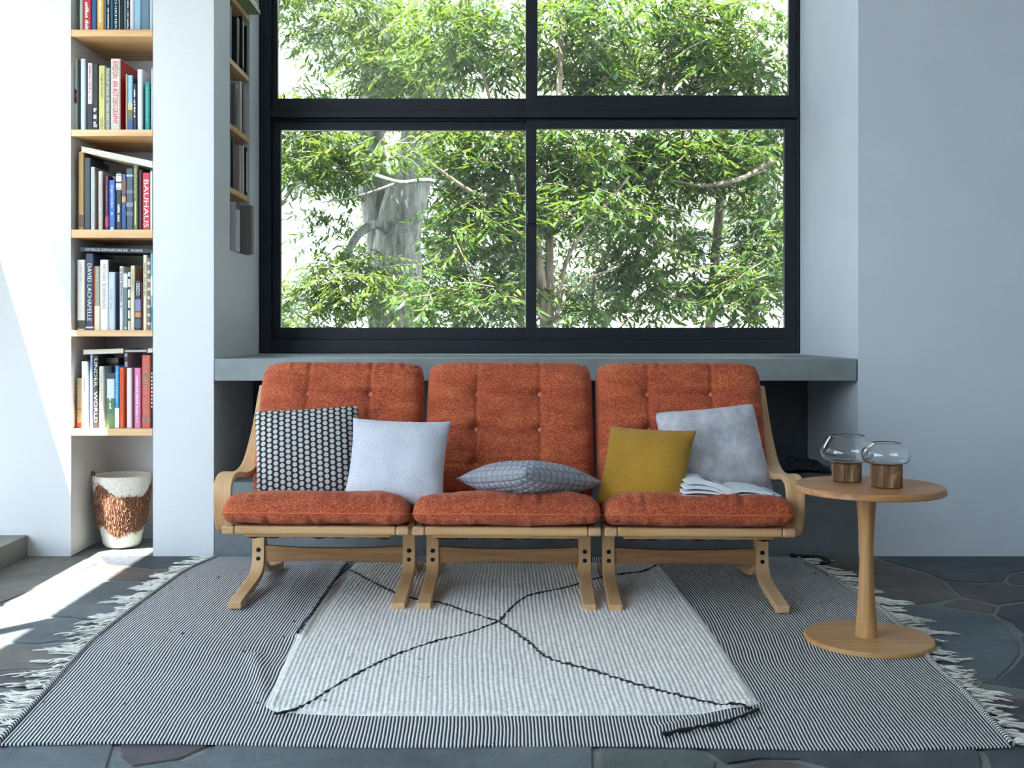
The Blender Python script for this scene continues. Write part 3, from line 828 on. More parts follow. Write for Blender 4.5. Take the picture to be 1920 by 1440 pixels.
# ------------------------------------------------------------------ cushions
def ss(i, n):      # spacing denser at the edges
    t = -1 + 2 * i / n
    return .45 * t + .55 * math.sin(math.pi / 2 * t)
def cushion(w, h, tf, tb, nx, ny, T, round_=.05, pinch=0.0, pe=5.0, pm=2.0, tufts=(), creases=(), wr=.004, seed=0, relief=None, pucker=.0):
    """closed soft cushion; local u (x), v (z-ish), thickness along n; T maps (x, v, n) -> local space"""
    m = M(); m.uv = []
    idx = {}
    def P_(u, v, side):
        x = u * w / 2 * (1 - round_ * abs(v) ** 8 - pinch * (1 - v * v) * abs(u) ** 3)
        y = v * h / 2 * (1 - round_ * abs(u) ** 8 - pinch * (1 - u * u) * abs(v) ** 3)
        e = max(0, 1 - abs(u) ** pe) ** (1 / pm) * max(0, 1 - abs(v) ** pe) ** (1 / pm)
        t = (tf if side > 0 else tb) * e
        edge = min(1 - abs(u), 1 - abs(v))
        if side > 0:
            for (a, b, dep, rad) in tufts:
                r2 = ((x - a) ** 2 + (y - b) ** 2) / (rad * rad)
                t -= dep * math.exp(-r2) * e + dep * .5 * math.exp(-r2 / 6) * e
            for (kind, c, dep, wd) in creases:
                q = (x - c) if kind == 'v' else (y - c)
                t -= dep * math.exp(-(q * q) / (wd * wd)) * e
        nz = mnoise.noise(Vector((x * 7 + seed, y * 7, side))) + .5 * mnoise.noise(Vector((x * 17, y * 17 + seed, side)))
        t += wr * nz * min(1, edge * 5)
        if pucker and edge > 0:
            al = x if (1 - abs(v)) < (1 - abs(u)) else y
            t += pucker * mnoise.noise(Vector((al * 45, seed, side))) * math.exp(-((edge - .08) / .09) ** 2)
        if relief: t += relief(x, y) * min(1, edge * 14)
        return x, y, side * t
    for side in (1, -1):
        for j in range(ny + 1):
            for i in range(nx + 1):
                rim = i in (0, nx) or j in (0, ny)
                if side < 0 and rim:
                    idx[(side, i, j)] = idx[(1, i, j)]; continue
                x, y, t = P_(ss(i, nx), ss(j, ny), side)
                if rim: t = 0
                idx[(side, i, j)] = len(m.v)
                m.v.append(tuple(T(x, y, t))); m.uv.append((x, y))
        for j in range(ny):
            for i in range(nx):
                q = [idx[(side, i, j)], idx[(side, i+1, j)], idx[(side, i+1, j+1)], idx[(side, i, j+1)]]
                m.f.append(tuple(q if side > 0 else q[::-1]))
    rim = []
    K = 26
    for a in range(K): rim.append((-1 + 2*a/K, -1))
    for a in range(K): rim.append((1, -1 + 2*a/K))
    for a in range(K): rim.append((1 - 2*a/K, 1))
    for a in range(K + 1): rim.append((-1, 1 - 2*a/K))
    seam = []
    for u, v in rim:
        x = u * w / 2 * (1 - round_ * abs(v) ** 8 - pinch * (1 - v * v) * abs(u) ** 3)
        y = v * h / 2 * (1 - round_ * abs(u) ** 8 - pinch * (1 - u * u) * abs(v) ** 3)
        seam.append(tuple(T(x * 1.002, y * 1.002, 0)))
    return m, seam, P_

# ------------------------------------------------------------------ sofa (three linked lounge seats)
YAW = math.radians(-1.8)
def foot_arc(pts): return [(p.y, p.z) for p in catmull([(0, a, b) for a, b in pts], 5)]
FRONT = foot_arc([(0,.0215),(.14,.036),(.25,.048),(.316,.064),(.349,.095),(.357,.135),(.357,.17),(.352,.215),(.315,.252),(.22,.268),(.10,.280),(.0,.287)])
REAR = foot_arc([(.69,.0235),(.60,.032),(.50,.045),(.425,.066),(.393,.105),(.386,.16),(.392,.205),(.425,.235),(.50,.245),(.57,.25)])
ARM = foot_arc([(.10,.270),(.062,.295),(.042,.345),(.034,.40),(.045,.445),(.085,.466),(.15,.467),(.25,.452),(.355,.452),(.44,.478),(.512,.53),(.60,.616),(.665,.705),(.71,.762)])
bolt_m = None
def sofa(cx, cy, label, arm, seed):
    t = thing('lounge_seat', label, 'sofa', (cx, cy, .003), YAW, 'linked seats of the orange sofa')
    for sx in (-1, 1):
        x0 = sx * .291
        lg = obj('front_leg', M().strip(FRONT, x0 - .0235, x0 + .0235, .026), OAKU, t, bevel=.003)
        for zb in (.151, .117):
            b = M().lathe([(0, -.004), (.004, -.0045), (.0075, -.003), (.0085, 0), (.0085, .003), (0, .003)], n=14)
            b.v = [(x0 + p[0], .343 + p[2] , zb + p[1]) for p in b.v]
            obj('bolt', b, BOLT, lg, smooth=True)
        obj('rear_leg', M().strip(REAR, x0 - .0235, x0 + .0235, .026), OAKU, t, bevel=.003)
        # back upright
        obj('back_upright', M().strip([(.47,.235),(.53,.38),(.60,.56),(.675,.745)], x0 - .02, x0 + .02, .024), OAKU, t, bevel=.003)
    # front rail : centre bar with end caps
    def rail(x0, x1, y0, y1, z0, z1):
        return M().box(x0, x1, y0, y1, z0, z1)
    obj('front_rail', rail(-.285, .285, -.025, .012, .277, .308), OAKX, t, bevel=.007, seg=3)
    for sx in (-1, 1):
        a, b = sorted((sx * .2855, sx * .331))
        obj('rail_end', rail(a, b, -.026, .012, .277, .308), ENDG, t, bevel=.008, seg=3)
    obj('seat_frame_bar', rail(-.262, .262, .015, .04, .262, .285), OAKX, t, bevel=.003)
    obj('rear_rail', rail(-.3, .3, .50, .535, .24, .275), OAKX, t, bevel=.004)
    for z in (.40, .70):
        y = .47 + (z - .235) * .402 + .012
        obj('back_rail', rail(-.272, .272, y, y + .02, z, z + .05), OAKX, t, bevel=.004)
    sl = M(); n_ = 24
    for i in range(n_ + 1):
        x = -.255 + .51 * i / n_
        sg = -.004 * math.sin(i * 1.7) - .003 * math.sin(i * .6)
        for (y, z) in ((.042, .262), (.042, .256 + sg), (.48, .232 + sg), (.48, .240)): sl.v.append((x, y, z))
    for i in range(n_):
        for j in range(4):
            j2 = (j+1) % 4
            sl.f.append((i*4+j, (i+1)*4+j, (i+1)*4+j2, i*4+j2))
    sl.f += [(0,1,2,3), (n_*4, n_*4+1, n_*4+2, n_*4+3)]
    obj('seat_sling', sl, plain(s(74,28,20), .9, name='sling_canvas'), t)
    # stretcher with gently hollowed edges
    top = [(-.268 + .536 * i / 16, .166 - .009 * (1 - ((i - 8) / 8) ** 2)) for i in range(17)]
    bot = [(-.268 + .536 * i / 16, .102 + .006 * (1 - ((i - 8) / 8) ** 2)) for i in range(17)]
    obj('stretcher', M().prism(top + bot[::-1], .352, .374), STRX, t, bevel=.002)
    if arm:
        a, b = sorted((arm * .374, arm * .310))
        am = obj('armrest', M().strip(ARM, a, b, .021), OAKU, t, bevel=.003)
    # seat cushion
    ca, sa = math.cos(math.radians(-9.5)), math.sin(math.radians(-9.5))
    def Ts(x, v, n):    # v from front (-) to back (+)
        return (x, .185 + v * ca - n * sa, .318 + v * sa + n * ca)
    m, seam, pf = cushion(.668, .50, .082, .040, 64, 46, Ts, .045, 0, 7, 2.1, wr=.007, seed=seed, pucker=.020,
                          creases=(('v', -.2, .003, .02), ('v', .17, .003, .03)))
    c = obj('seat_cushion', m, ORANGE, t, smooth=True, recalc=False)
    obj('piping', M().tube(seam, .0026, 6, False), ORPIPE, c, smooth=True)
    # back cushion
    th = math.radians(21.8); cb, sb = math.cos(th), math.sin(th)
    def Tb(x, v, n):
        return (x, .494 + v * sb - n * cb, .603 - .008 + v * cb + n * sb)
    tf = []
    rows = [.285 - .147, .285 - .292, .285 - .436]
    for v in rows:
        for x in (-.127, .122): tf.append((x, v, .020, .022))
    cr = [('v', -.127, .008, .006), ('v', .122, .008, .006)] + [('h', v, .006, .006) for v in rows]
    m, seam, pf = cushion(.655, .57, .082, .06, 120, 104, Tb, .05, 0, 9, 2.2, tufts=tf, creases=cr, wr=.009, seed=seed + 9, pucker=.012)
    c = obj('back_cushion', m, ORANGE, t, smooth=True, recalc=False)
    obj('piping', M().tube(seam, .0026, 6, False), ORPIPE, c, smooth=True)
    for (x, v, _, _) in tf:
        u_, v_ = x / (.655/2), v / (.57/2)
        n_ = pf(u_, v_, 1)[2]
        b = M().lathe([(0, .0085), (.005, .008), (.010, .005), (.0125, 0), (.011, -.004)], n=16)
        p = Vector(Tb(x, v, n_))
        nrm = Vector((0, -cb, sb)); q = nrm.to_track_quat('Z', 'Y').to_matrix().to_4x4(); q.translation = p + nrm * .007
        b.xf(q)
        obj('button', b, BUTTON, c, smooth=True)
    return t
sofa(-.636, 3.921, 'left section of the orange sofa with a bent wood arm on its left', -1, 1)
sofa(.037, 3.900, 'armless middle section of the orange three part sofa', 0, 5)
sofa(.710, 3.879, 'right section of the orange sofa with a bent wood arm beside the round table', 1, 8)

# ------------------------------------------------------------------ throw pillows
def pillow(name, label, mat, center, w, h, t, yaw, lean, roll, seed, pinch=.05, relief=None, nx=44, pipe=None, pe=2.6, rnd=.0, tb=None):
    th = thing(name, label, 'pillow', center, 0)
    Rm = Matrix.Rotation(math.radians(-yaw), 3, 'Z') @ Matrix.Rotation(math.radians(-lean), 3, 'X') @ Matrix.Rotation(math.radians(roll), 3, 'Y')
    def T(x, v, n): return Rm @ Vector((x, -n, v))
    m, seam, pf = cushion(w, h, t, tb or t * .8, nx, nx, T, rnd, pinch, pe, 1.7, wr=.005, seed=seed, relief=relief, pucker=.006)
    obj('cover', m, mat, th, smooth=True, recalc=False)
    if pipe: obj('piping', M().tube(seam, .0022, 6, False), pipe, th, smooth=True)
    return th
def at(px_, py_, d): return P(px_, py_, d)
pillow('throw_pillow', 'black pillow with white dots in the left corner of the sofa', DOTS, at(578, 857, 4.19), .395, .385, .07, -6, 20, -3, 2, .03, pe=3.2, rnd=.02)
pillow('throw_pillow', 'pale grey plain pillow leaning between dotted pillow and middle seat', GREYL, at(745, 868, 4.05), .37, .345, .075, 3, 28, 2, 12, .07)
pillow('throw_pillow', 'mustard yellow pillow leaning on the right seat', MUST, at(1210, 879, 4.06), .335, .325, .075, 26, 28, 1, 22, .07)
pillow('throw_pillow', 'silver grey velvet pillow behind the mustard one and the open book', VELV, at(1340, 853, 4.20), .415, .37, .075, -14, 20, -4, 33, .04, pe=3.4, rnd=.03, pipe=GREYL)
def quilt(x, y):
    c = .0285; a, b = x, y
    fa = abs((a / c) % 1 - .5) * 2; fb = abs((b / c) % 1 - .5) * 2
    return .006 * (1 - max(fa, fb) ** 5)
def m_quilt():
    n = N('quilted_grey_cotton'); sp = n.n('ShaderNodeSeparateXYZ'); n.l(n.coord('UV'), sp.inputs[0])
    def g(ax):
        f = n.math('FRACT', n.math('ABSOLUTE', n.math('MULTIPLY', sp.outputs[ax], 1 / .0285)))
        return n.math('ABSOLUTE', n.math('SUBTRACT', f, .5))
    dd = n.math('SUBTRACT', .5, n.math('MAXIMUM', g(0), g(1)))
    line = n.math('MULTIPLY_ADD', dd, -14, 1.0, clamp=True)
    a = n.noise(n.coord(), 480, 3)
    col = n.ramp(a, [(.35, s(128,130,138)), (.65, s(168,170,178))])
    col = n.mix(n.math('MULTIPLY', line, .55), col, s(70,72,82))  # grooves darkened in the colour, as shade between the quilted cells
    pf_ = n.math('POWER', n.math('MULTIPLY', dd, 2, clamp=True), .45)
    return n.set(col, .9, n.bump(pf_, .8, .006))
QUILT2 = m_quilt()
# quilted pillow lying flat on the middle seat
th = thing('throw_pillow', 'grey quilted pillow lying flat across the middle seat', 'pillow', at(992, 901, 4.035), 0)
Rq = Matrix.Rotation(math.radians(-13), 3, 'X') @ Matrix.Rotation(math.radians(2), 3, 'Y') @ Matrix.Rotation(math.radians(41), 3, 'Z')
m, seam, pf = cushion(.375, .375, .062, .058, 110, 110, lambda x, v, n: Rq @ Vector((x, v, n)), .0, .03, 2.6, 1.7, wr=.004, seed=44, relief=quilt)
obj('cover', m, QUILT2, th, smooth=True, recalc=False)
obj('piping', M().tube(seam, .002, 6, False), QUIL, th, smooth=True)

# ------------------------------------------------------------------ open book on the right seat
ox, oy, oz = P(1363, 936.5, 3.87)
ob = thing('open_book', 'open book with white pages lying on the right seat cushion', 'book', (ox, oy, oz + .008), math.radians(2))
q = .000234
def leafpts(top, bot, name, mat, y0=-.0, y1=.21):
    tp = [(p.x, p.z) for p in catmull([(a*q, 0, b*q) for a, b in top], 4)]
    bt = [(p.x, p.z) for p in catmull([(a*q, 0, b*q) for a, b in bot], 4)]
    m = M().prism(tp + bt[::-1], y0, y1)
    return obj(name, m, mat, ob)
WP = plain(s(226,230,236), .6, name='paper')
CV = plain(s(168,190,208), .5, name='blue_cover')
leafpts([(-670,36),(-300,22),(0,6)], [(-670,22),(-300,8),(0,-8)], 'cover', CV, -.004, .214)
leafpts([(0,6),(400,12),(820,22)], [(0,-8),(400,-2),(820,10)], 'cover', CV, -.004, .214)
leafpts([(-640,80),(-480,92),(-260,84),(-90,50),(-10,14)], [(-640,44),(-480,60),(-260,50),(-90,26),(-10,0)], 'page_block', WP)
leafpts([(-620,150),(-520,170),(-320,166),(-150,122),(-30,40)], [(-620,116),(-500,126),(-320,112),(-150,78),(-30,20)], 'page_block', WP)
leafpts([(-590,216),(-450,246),(-310,244),(-120,192),(30,132),(90,84),(10,24)], [(-590,200),(-450,196),(-310,176),(-130,118),(-60,66),(-20,30),(0,18)], 'loose_pages', WP)
leafpts([(10,10),(110,70),(270,104),(520,84),(690,46)], [(10,4),(120,50),(270,76),(520,48),(690,20)], 'page_block', WP)
leafpts([(30,6),(200,36),(480,38),(680,22)], [(30,0),(200,18),(480,16),(680,12)], 'page_block', WP)
pm = M()
a = Vector((-300*q, .05, 243*q)); 
for (xx, yy, zz_) in ((-300,.02,236),(-150,.02,201.5),(-150,.15,201.5),(-300,.15,236)): pm.v.append((xx*q, yy, (zz_ + 7)*q))
pm.f.append((0,1,2,3))
obj('printed_picture', pm, plain(s(120,130,110), .6, name='photo_print'), ob)

# ------------------------------------------------------------------ round side table
tx, ty = P(1629, 619, 3.54)[0], 3.54
tbx = thing('round_table', 'round oak pedestal table holding two glass vases', 'table', (tx, ty, .008))
def disc(z0, z1, r0, r1, n=72, bv=.003):
    return M().lathe([(0, z0), (r0 - bv, z0), (r0, z0 + bv), (r1, z1 - bv), (r1 - bv, z1), (0, z1)], n=n)
obj('table_top', disc(.478, .498, .2335, .2300), TABT, tbx, smooth=True).modifiers.new('e', 'EDGE_SPLIT').split_angle = math.radians(35)
obj('table_base', disc(0, .016, .200, .199), TABB, tbx, smooth=True).modifiers.new('e', 'EDGE_SPLIT').split_angle = math.radians(35)
cxo = P(1624.5, 619, 3.54)[0] - tx
prof = [(0, .0155), (.0345, .0155), (.034, .02), (.0315, .06), (.0275, .12), (.0238, .19), (.0215, .26), (.0222, .32), (.0255, .38), (.030, .44), (.0335, .479)]
cc = [Vector((0, r, z)) for r, z in prof[1:]]
col = M().lathe([(p.y, p.z) for p in catmull(cc, 4)], cxo, 0, n=28)
obj('pedestal', col, TABZ, tbx, smooth=True)
m_driftw = m_bark('driftwood', s(48,32,22), s(116,84,56), s(190,158,120))
# glass vases on wooden blocks
def vase(px_, py_, d, rb_, hb, outer, label, sd, knot=False, tiltx=0):
    x, y, _ = P(px_, py_, d)
    t = thing('glass_vase', label, 'vase', (x, y, .508))
    def wob(w, z): return 1 + .05 * mnoise.noise(Vector((math.cos(w)*1.6 + sd, math.sin(w)*1.6, z * 9))) + .02 * mnoise.noise(Vector((math.cos(w)*5 + sd, math.sin(w)*5, z * 20)))
    b = obj('wooden_base', M().lathe([(0, 0), (rb_ - .002, 0), (rb_, .002), (rb_, hb * .35), (rb_ * 1.01, hb * .7), (rb_, hb - .002), (rb_ - .003, hb), (0, hb)], n=48, fn=wob), m_driftw, t, smooth=True)
    b.modifiers.new('e', 'EDGE_SPLIT').split_angle = math.radians(40)
    if knot:
        kn = M().lathe([(0, .010), (.007, .011), (.014, .009), (.018, .002), (.025, -.012)], n=16, fn=lambda w, z: 1 + .12 * math.sin(2 * w + 1))
        mt = Vector((.45, -.9, .08)).normalized().to_track_quat('Z', 'Y').to_matrix().to_4x4()
        mt.translation = Vector((.019, -.039, hb * .55)); kn.xf(mt)
        obj('knot', kn, plain(s(150,112,74), .8, name='knot_wood'), t, smooth=True)
    o = [(r, z) for r, z in outer]
    wall = .0028
    sp = [Vector((0, r, z)) for r, z in o]
    sm = catmull(sp, 4)
    out = [(max(0, p.y), p.z + hb) for p in sm]
    inn = []
    for i, (r, z) in enumerate(out):
        a = out[max(i-1, 0)]; c = out[min(i+1, len(out)-1)]
        tx_, tz_ = c[0]-a[0], c[1]-a[1]; L = math.hypot(tx_, tz_) or 1
        inn.append((max(0, r - wall * tz_ / L), z + wall * tx_ / L))
    inn[0] = (0, inn[0][1])
    pr = out + inn[::-1]
    g = obj('glass_bowl', M().lathe(pr, n=56), CLEAR, t, smooth=True)
    g.rotation_euler = (0, math.radians(tiltx), 0)
    return t
vase(1587.5, 619, 3.63, .0475, .058, [(0,.0015),(.03,.0015),(.046,.002),(.064,.006),(.078,.016),(.0845,.032),(.083,.046),(.074,.064),(.064,.080),(.057,.090)],
     'conical glass vase on a pale wood block, left of the two', 3)
vase(1661.5, 619, 3.495, .0485, .070, [(0,.0015),(.03,.0015),(.046,.002),(.060,.004),(.070,.012),(.0745,.026),(.073,.040),(.064,.054),(.052,.064),(.046,.068)],
     'squat rounded glass vase on a dark knotty wood block, right of the two', 8, True)

# ------------------------------------------------------------------ rug
LEFT = [(2.64,-1.19),(3.06,-1.235),(3.52,-1.287),(4.0,-1.293),(4.58,-1.28),(4.78,-1.235),(4.86,-1.21)]
RIGHT = [(2.64,1.232),(3.1,1.285),(3.26,1.29),(3.6,1.345),(4.01,1.37),(4.5,1.345),(4.86,1.308)]
def interp(tab, y): return float(np.interp(y, [a for a, b in tab], [b for a, b in tab]))
def xl(y): return sum(interp(LEFT, y + o) for o in (-.1, -.05, 0, .05, .1)) / 5
def xr(y): return sum(interp(RIGHT, y + o) for o in (-.1, -.05, 0, .05, .1)) / 5
def pl(y): return -.60 + .0 * y - .045 * math.sin(max(0, min(1, (y - 2.85) / 1.9)) * math.pi)
def pr_(y): return .695 + .015 * math.sin((y - 2.9) * 2)
RY0, RY1 = 2.655, 4.862
def ridge(x, y, pts, amp, wd):
    best = 0
    for (a, b) in zip(pts[:-1], pts[1:]):
        dx, dy = b[0]-a[0], b[1]-a[1]; L2 = dx*dx+dy*dy
        t = max(0, min(1, ((x-a[0])*dx + (y-a[1])*dy) / L2))
        d2 = (x-a[0]-dx*t)**2 + (y-a[1]-dy*t)**2
        best = max(best, math.exp(-d2/(wd*wd)) * math.sin(math.pi * min(1, max(.0, .5))) )
    return amp * best
FOLD1 = [G(655,1050), G(620,1110), G(585,1160), G(560,1200)]
FOLD2 = [G(478,1235), G(492,1290), G(500,1335)]
FOLD3 = [G(1235,1376), G(1330,1352), G(1420,1328)]
FOLD4 = [G(600,1110), G(530,1200), G(450,1300)]
def rz(x, y):
    z = .0085 + .0022 * mnoise.noise(Vector((x*2.2, y*2.2, 5))) + .0012 * mnoise.noise(Vector((x*6, y*3, 9)))
    z += ridge(x, y, FOLD1, .011, .030) - ridge(x, y, [(a+.028, b) for a, b in FOLD1], .009, .016)
    z += ridge(x, y, FOLD2, .009, .022) + ridge(x, y, FOLD3, .010, .022)
    if y < 2.72: z -= (2.72 - y) * .05
    return max(z, .0045)
rug = thing('rug', 'flatwoven black and white striped rug with a cream pile centre and fringes', 'rug', (0, 3.7, 0))
m = M(); m.uv = []
NX, NY = 330, 230
gx = np.linspace(0, 1, NX + 1)
for j in range(NY + 1):
    v = j / NY
    for i in range(NX + 1):
        u = gx[i]
        y0e = RY0 + .012 * math.sin(u * 5 + .6) + .010 * math.sin(u * 13)
        y = y0e + (RY1 - y0e) * v
        a, b = xl(y), xr(y)
        x = a + (b - a) * u
        # stripes bend with the drape
        U = u * 2.46 + .010 * mnoise.noise(Vector((x*1.6, y*1.6, 2))) + .004 * mnoise.noise(Vector((x*6, y*6, 7)))
        m.v.append((x, y - 3.7, rz(x, y))); m.uv.append((U, y))
W_ = NX + 1
for j in range(NY):
    for i in range(NX):
        m.f.append((j*W_+i, j*W_+i+1, (j+1)*W_+i+1, (j+1)*W_+i))
# thickness skirt
b0 = len(m.v)
rimi = [i for i in range(W_)] + [j*W_+NX for j in range(1, NY+1)] + [NY*W_+i for i in range(NX-1, -1, -1)] + [j*W_ for j in range(NY-1, 0, -1)]
for i in rimi:
    x, y, z = m.v[i]; m.v.append((x, y, .0012)); m.uv.append(m.uv[i])
k = len(rimi)
for a in range(k):
    c = (a+1) % k
    m.f.append((rimi[a], b0+a, b0+c, rimi[c]))
obj('kilim_ground', m, RUG, rug, smooth=True, recalc=False)
# cream pile centre with ribs
m = M(); NXp, NYp = 640, 190
PY0, PY1 = 2.845, 4.725
def pile_xy(u, v):
    front = PY0 + .045 * max(0, (abs(u - .5) * 2)) ** 6 * (1.6 if u > .5 else 1.0)
    y = front + (PY1 - front) * v
    a, b = pl(y), pr_(y)
    return a + (b - a) * u, y
def pile_z(u, v, x, y):
    e = min(1, min(u, 1-u) * 70) * min(1, min(v, 1-v) * 60)
    ph = u * 1.31 / .0142 + .35 * mnoise.noise(Vector((x*4, y*4, 1)))
    rib = abs(math.sin(math.pi * ph)) ** .7
    lump = mnoise.noise(Vector((x*60, y*38, 4)))
    bald = .5 + .5 * max(-1, min(1, 1.4 - (y - 3.2) * .55 + mnoise.noise(Vector((x*2.5, y*2.5, 8)))))
    return rz(x, y) + e * (.0055 + .0042 * rib * bald + .0022 * lump)
for j in range(NYp + 1):
    v = j / NYp
    for i in range(NXp + 1):
        u = i / NXp
        x, y = pile_xy(u, v)
        jit = .0012
        m.v.append((x, y - 3.7, pile_z(u, v, x, y) - (.004 if i in (0, NXp) or j in (0, NYp) else 0)))
W_ = NXp + 1
for j in range(NYp):
    for i in range(NXp):
        m.f.append((j*W_+i, j*W_+i+1, (j+1)*W_+i+1, (j+1)*W_+i))
obj('cream_pile', m, PILE, rug, smooth=True, recalc=False)
# black zigzag yarn
def yarn_line(pxs, name='black_yarn_line', w=.0068, step=.007):
    g = [Vector((*G(a, b, .02), 0)) for a, b in pxs]
    c = catmull(g, 10)
    pts = []; acc = 0
    for a, b in zip(c[:-1], c[1:]):
        L = (b - a).length; k = max(1, int(L / step))
        for i in range(k): pts.append(a + (b - a) * (i / k))
    m = M(); line = []; rad = []
    rr = random.Random(len(pts))
    for i, p in enumerate(pts):
        o = .003 * math.sin(i * 1.3) + rr.uniform(-.003, .003)
        x, y = p.x + o * .5, p.y + o
        line.append((x, y - 3.7, rz(x, y) + .0085 + rr.uniform(-.0015, .001))); rad.append(w * rr.uniform(.35, .85))
    m.tube(line, rad, 6)
    for i, p in enumerate(line):      # little tufts
        if rr.random() < .5:
            dx, dy = rr.uniform(-.008, .008), rr.uniform(-.010, .010)
            m.tube([p, (p[0] + dx, p[1] + dy, p[2] + .002)], [.003, .0015], 4)
    obj(name, m, BLACKW, rug, smooth=True)
yarn_line([(657,1067),(700,1090),(745,1112),(770,1120),(830,1130),(880,1147),(935,1164)])
yarn_line([(935,1164),(985,1118),(1060,1100),(1120,1083),(1160,1076),(1205,1070),(1232,1058)])
yarn_line([(935,1164),(880,1184),(810,1203),(730,1232),(650,1272),(570,1320),(512,1336)])
yarn_line([(935,1164),(965,1183),(1000,1210),(1030,1233),(1120,1258),(1210,1286),(1300,1308),(1370,1322),(1412,1326)])
yarn_line([(1240,1374),(1300,1362),(1360,1350),(1400,1336),(1424,1325)], 'dark_fold_line', .008)  # black wool strand along the front right fold
yarn_line([(652,1056),(628,1090),(600,1130),(575,1166),(556,1192)], 'dark_fold_line', .007)  # black wool strand along the fold left of the pile
# selvedge cords
for fn, sgn in ((xl, -1), (xr, 1)):
    pts = []
    for i in range(160):
        y = RY0 + .01 + (RY1 - RY0 - .02) * i / 159
        x = fn(y) + sgn * .004
        pts.append((x, y - 3.7, rz(x, y) + .001))
    obj('selvedge_cord', M().tube(pts, .0075, 8), CORD, rug, smooth=True)
# fringe tassels : a handful of shared meshes
def tassel_mesh(seed):
    r = random.Random(seed); m = M()
    spread = r.uniform(-.02, .02); ln = r.uniform(.06, .15)
    for k in range(7):
        y = r.uniform(-.012, .012); pts = [(0, y, .0075)]; yy = y; zz = .0075
        L = ln * r.uniform(.55, 1.05); n_ = 7; ph = r.uniform(0, 6); am = r.uniform(.004, .012)
        kn = .3
        for i in range(1, n_ + 1):
            t = i / n_
            f = 1 - .75 * math.exp(-((t - kn) / .12) ** 2)
            yy = y * f + spread * t + am * math.sin(ph + t * 6) * t + (k - 3) * .004 * t
            zz = max(.003, .0075 - .006 * t + .004 * math.sin(ph * 2 + t * 4) + .002 * (k % 3))
            pts.append((L * t, yy, zz))
        m.tube(pts, [.0026] * n_ + [.001], 4)
    me_o = obj('tassel', m, FRINGE, None, smooth=True)
    me = me_o.data; bpy.data.objects.remove(me_o)
    return me
TM = [tassel_mesh(i) for i in range(9)]
rt = random.Random(5)
for fn, sgn, cnt in ((xl, -1, 54), (xr, 1, 54)):
    for i in range(cnt):
        y = RY0 + .02 + (RY1 - RY0 - .04) * (i + rt.uniform(-.3, .3)) / (cnt - 1)
        y = min(max(y, RY0 + .01), RY1 - .01)
        o = bpy.data.objects.new('tassel', TM[rt.randrange(9)]); COL.objects.link(o); o.parent = rug
        o.location = (fn(y) + sgn * .006, y - 3.7, .0)
        o.rotation_euler = (0, 0, (0 if sgn > 0 else math.pi) + rt.uniform(-.45, .45))
        o.scale = (rt.uniform(.6, 1.15), 1 if rt.random() < .5 else -1, 1)
# black corner tassel on the far right
m = M(); r_ = random.Random(4)
a0 = G(1484,1047); a1 = G(1530,1050); a2 = G(1552,1057); a3 = G(1540,1063)
for k in range(10):
    pts = []
    for t, (x, y) in enumerate((a0, ((a0[0]+a1[0])/2, (a0[1]+a1[1])/2 - .01), a1, a2, a3)):
        pts.append((x + r_.uniform(-.008,.008), y - 3.7 + r_.uniform(-.012,.012), .008 + r_.uniform(0,.012)))
    m.tube([tuple(p) for p in catmull(pts, 4)], .0035, 5)
obj('black_corner_tassel', m, BLACKW, rug, smooth=True)

# ------------------------------------------------------------------ fibre basket vase in the floor niche
bx_, by_ = P(229, 619, 5.14)[0], 5.14
bv = thing('floor_vase', 'white tapered floor vase with a brown bristly band in the wall niche', 'vase', (bx_, by_, -.002))
pv = [(.0, .002), (.055, .002), (.074, .006), (.084, .02), (.092, .06), (.104, .12), (.118, .20), (.127, .27), (.130, .315), (.129, .333), (.124, .335), (.121, .32), (.117, .25), (.09, .08), (0, .06)]
WHITEF = m_fabric('white_felt', s(214,208,194), s(232,228,216), s(244,242,232), 120, .2, .3)
obj('body', M().lathe(pv, n=64), WHITEF, bv, smooth=True)
def rad(z): return float(np.interp(z, [.002,.02,.06,.12,.20,.27,.315], [.08,.085,.093,.105,.119,.128,.131]))
BRN = [plain(s(124,78,60), .8, name='brown_bristle'), plain(s(176,124,98), .7, name='tan_bristle'), plain(s(214,172,96), .6, name='gold_bristle'), plain(s(74,46,38), .8, name='dark_bristle')]
m = M(); m.mi = []; r_ = random.Random(8)
for i in range(5200):
    w = r_.uniform(0, 2 * math.pi)
    zt = .262 + .030 * math.sin(w * 3 + 1.2) + .016 * math.sin(w * 5)
    zb_ = .085 + .022 * math.sin(w * 2 + .8)  + .012 * math.sin(w * 5)
    z = r_.uniform(zb_, zt)
    rr = rad(z); cw, sw = math.cos(w), math.sin(w)
    L = r_.uniform(.008, .019); dr = r_.uniform(.002, .010); aw = r_.uniform(.0012, .0024)
    up = 1 if r_.random() < .35 else -1
    b = len(m.v)
    m.v += [((rr-.001)*cw - aw*sw, (rr-.001)*sw + aw*cw, z), ((rr-.001)*cw + aw*sw, (rr-.001)*sw - aw*cw, z), ((rr+.002)*cw, (rr+.002)*sw, z + up * .003),
            ((rr+dr)*cw - r_.uniform(-.004,.004)*sw, (rr+dr)*sw + r_.uniform(-.004,.004)*cw, z + up * L)]
    m.f += [(b, b+1, b+3), (b+1, b+2, b+3), (b+2, b, b+3)]
    c = int(w * 34) % 5
    mi = 2 if c == 0 and r_.random() < .8 else r_.choice([0, 0, 1, 3, 3, 0])
    m.mi += [mi] * 3
o = obj('bristle_band', m, BRN, bv, recalc=False); o['kind'] = 'stuff'
bs = M()
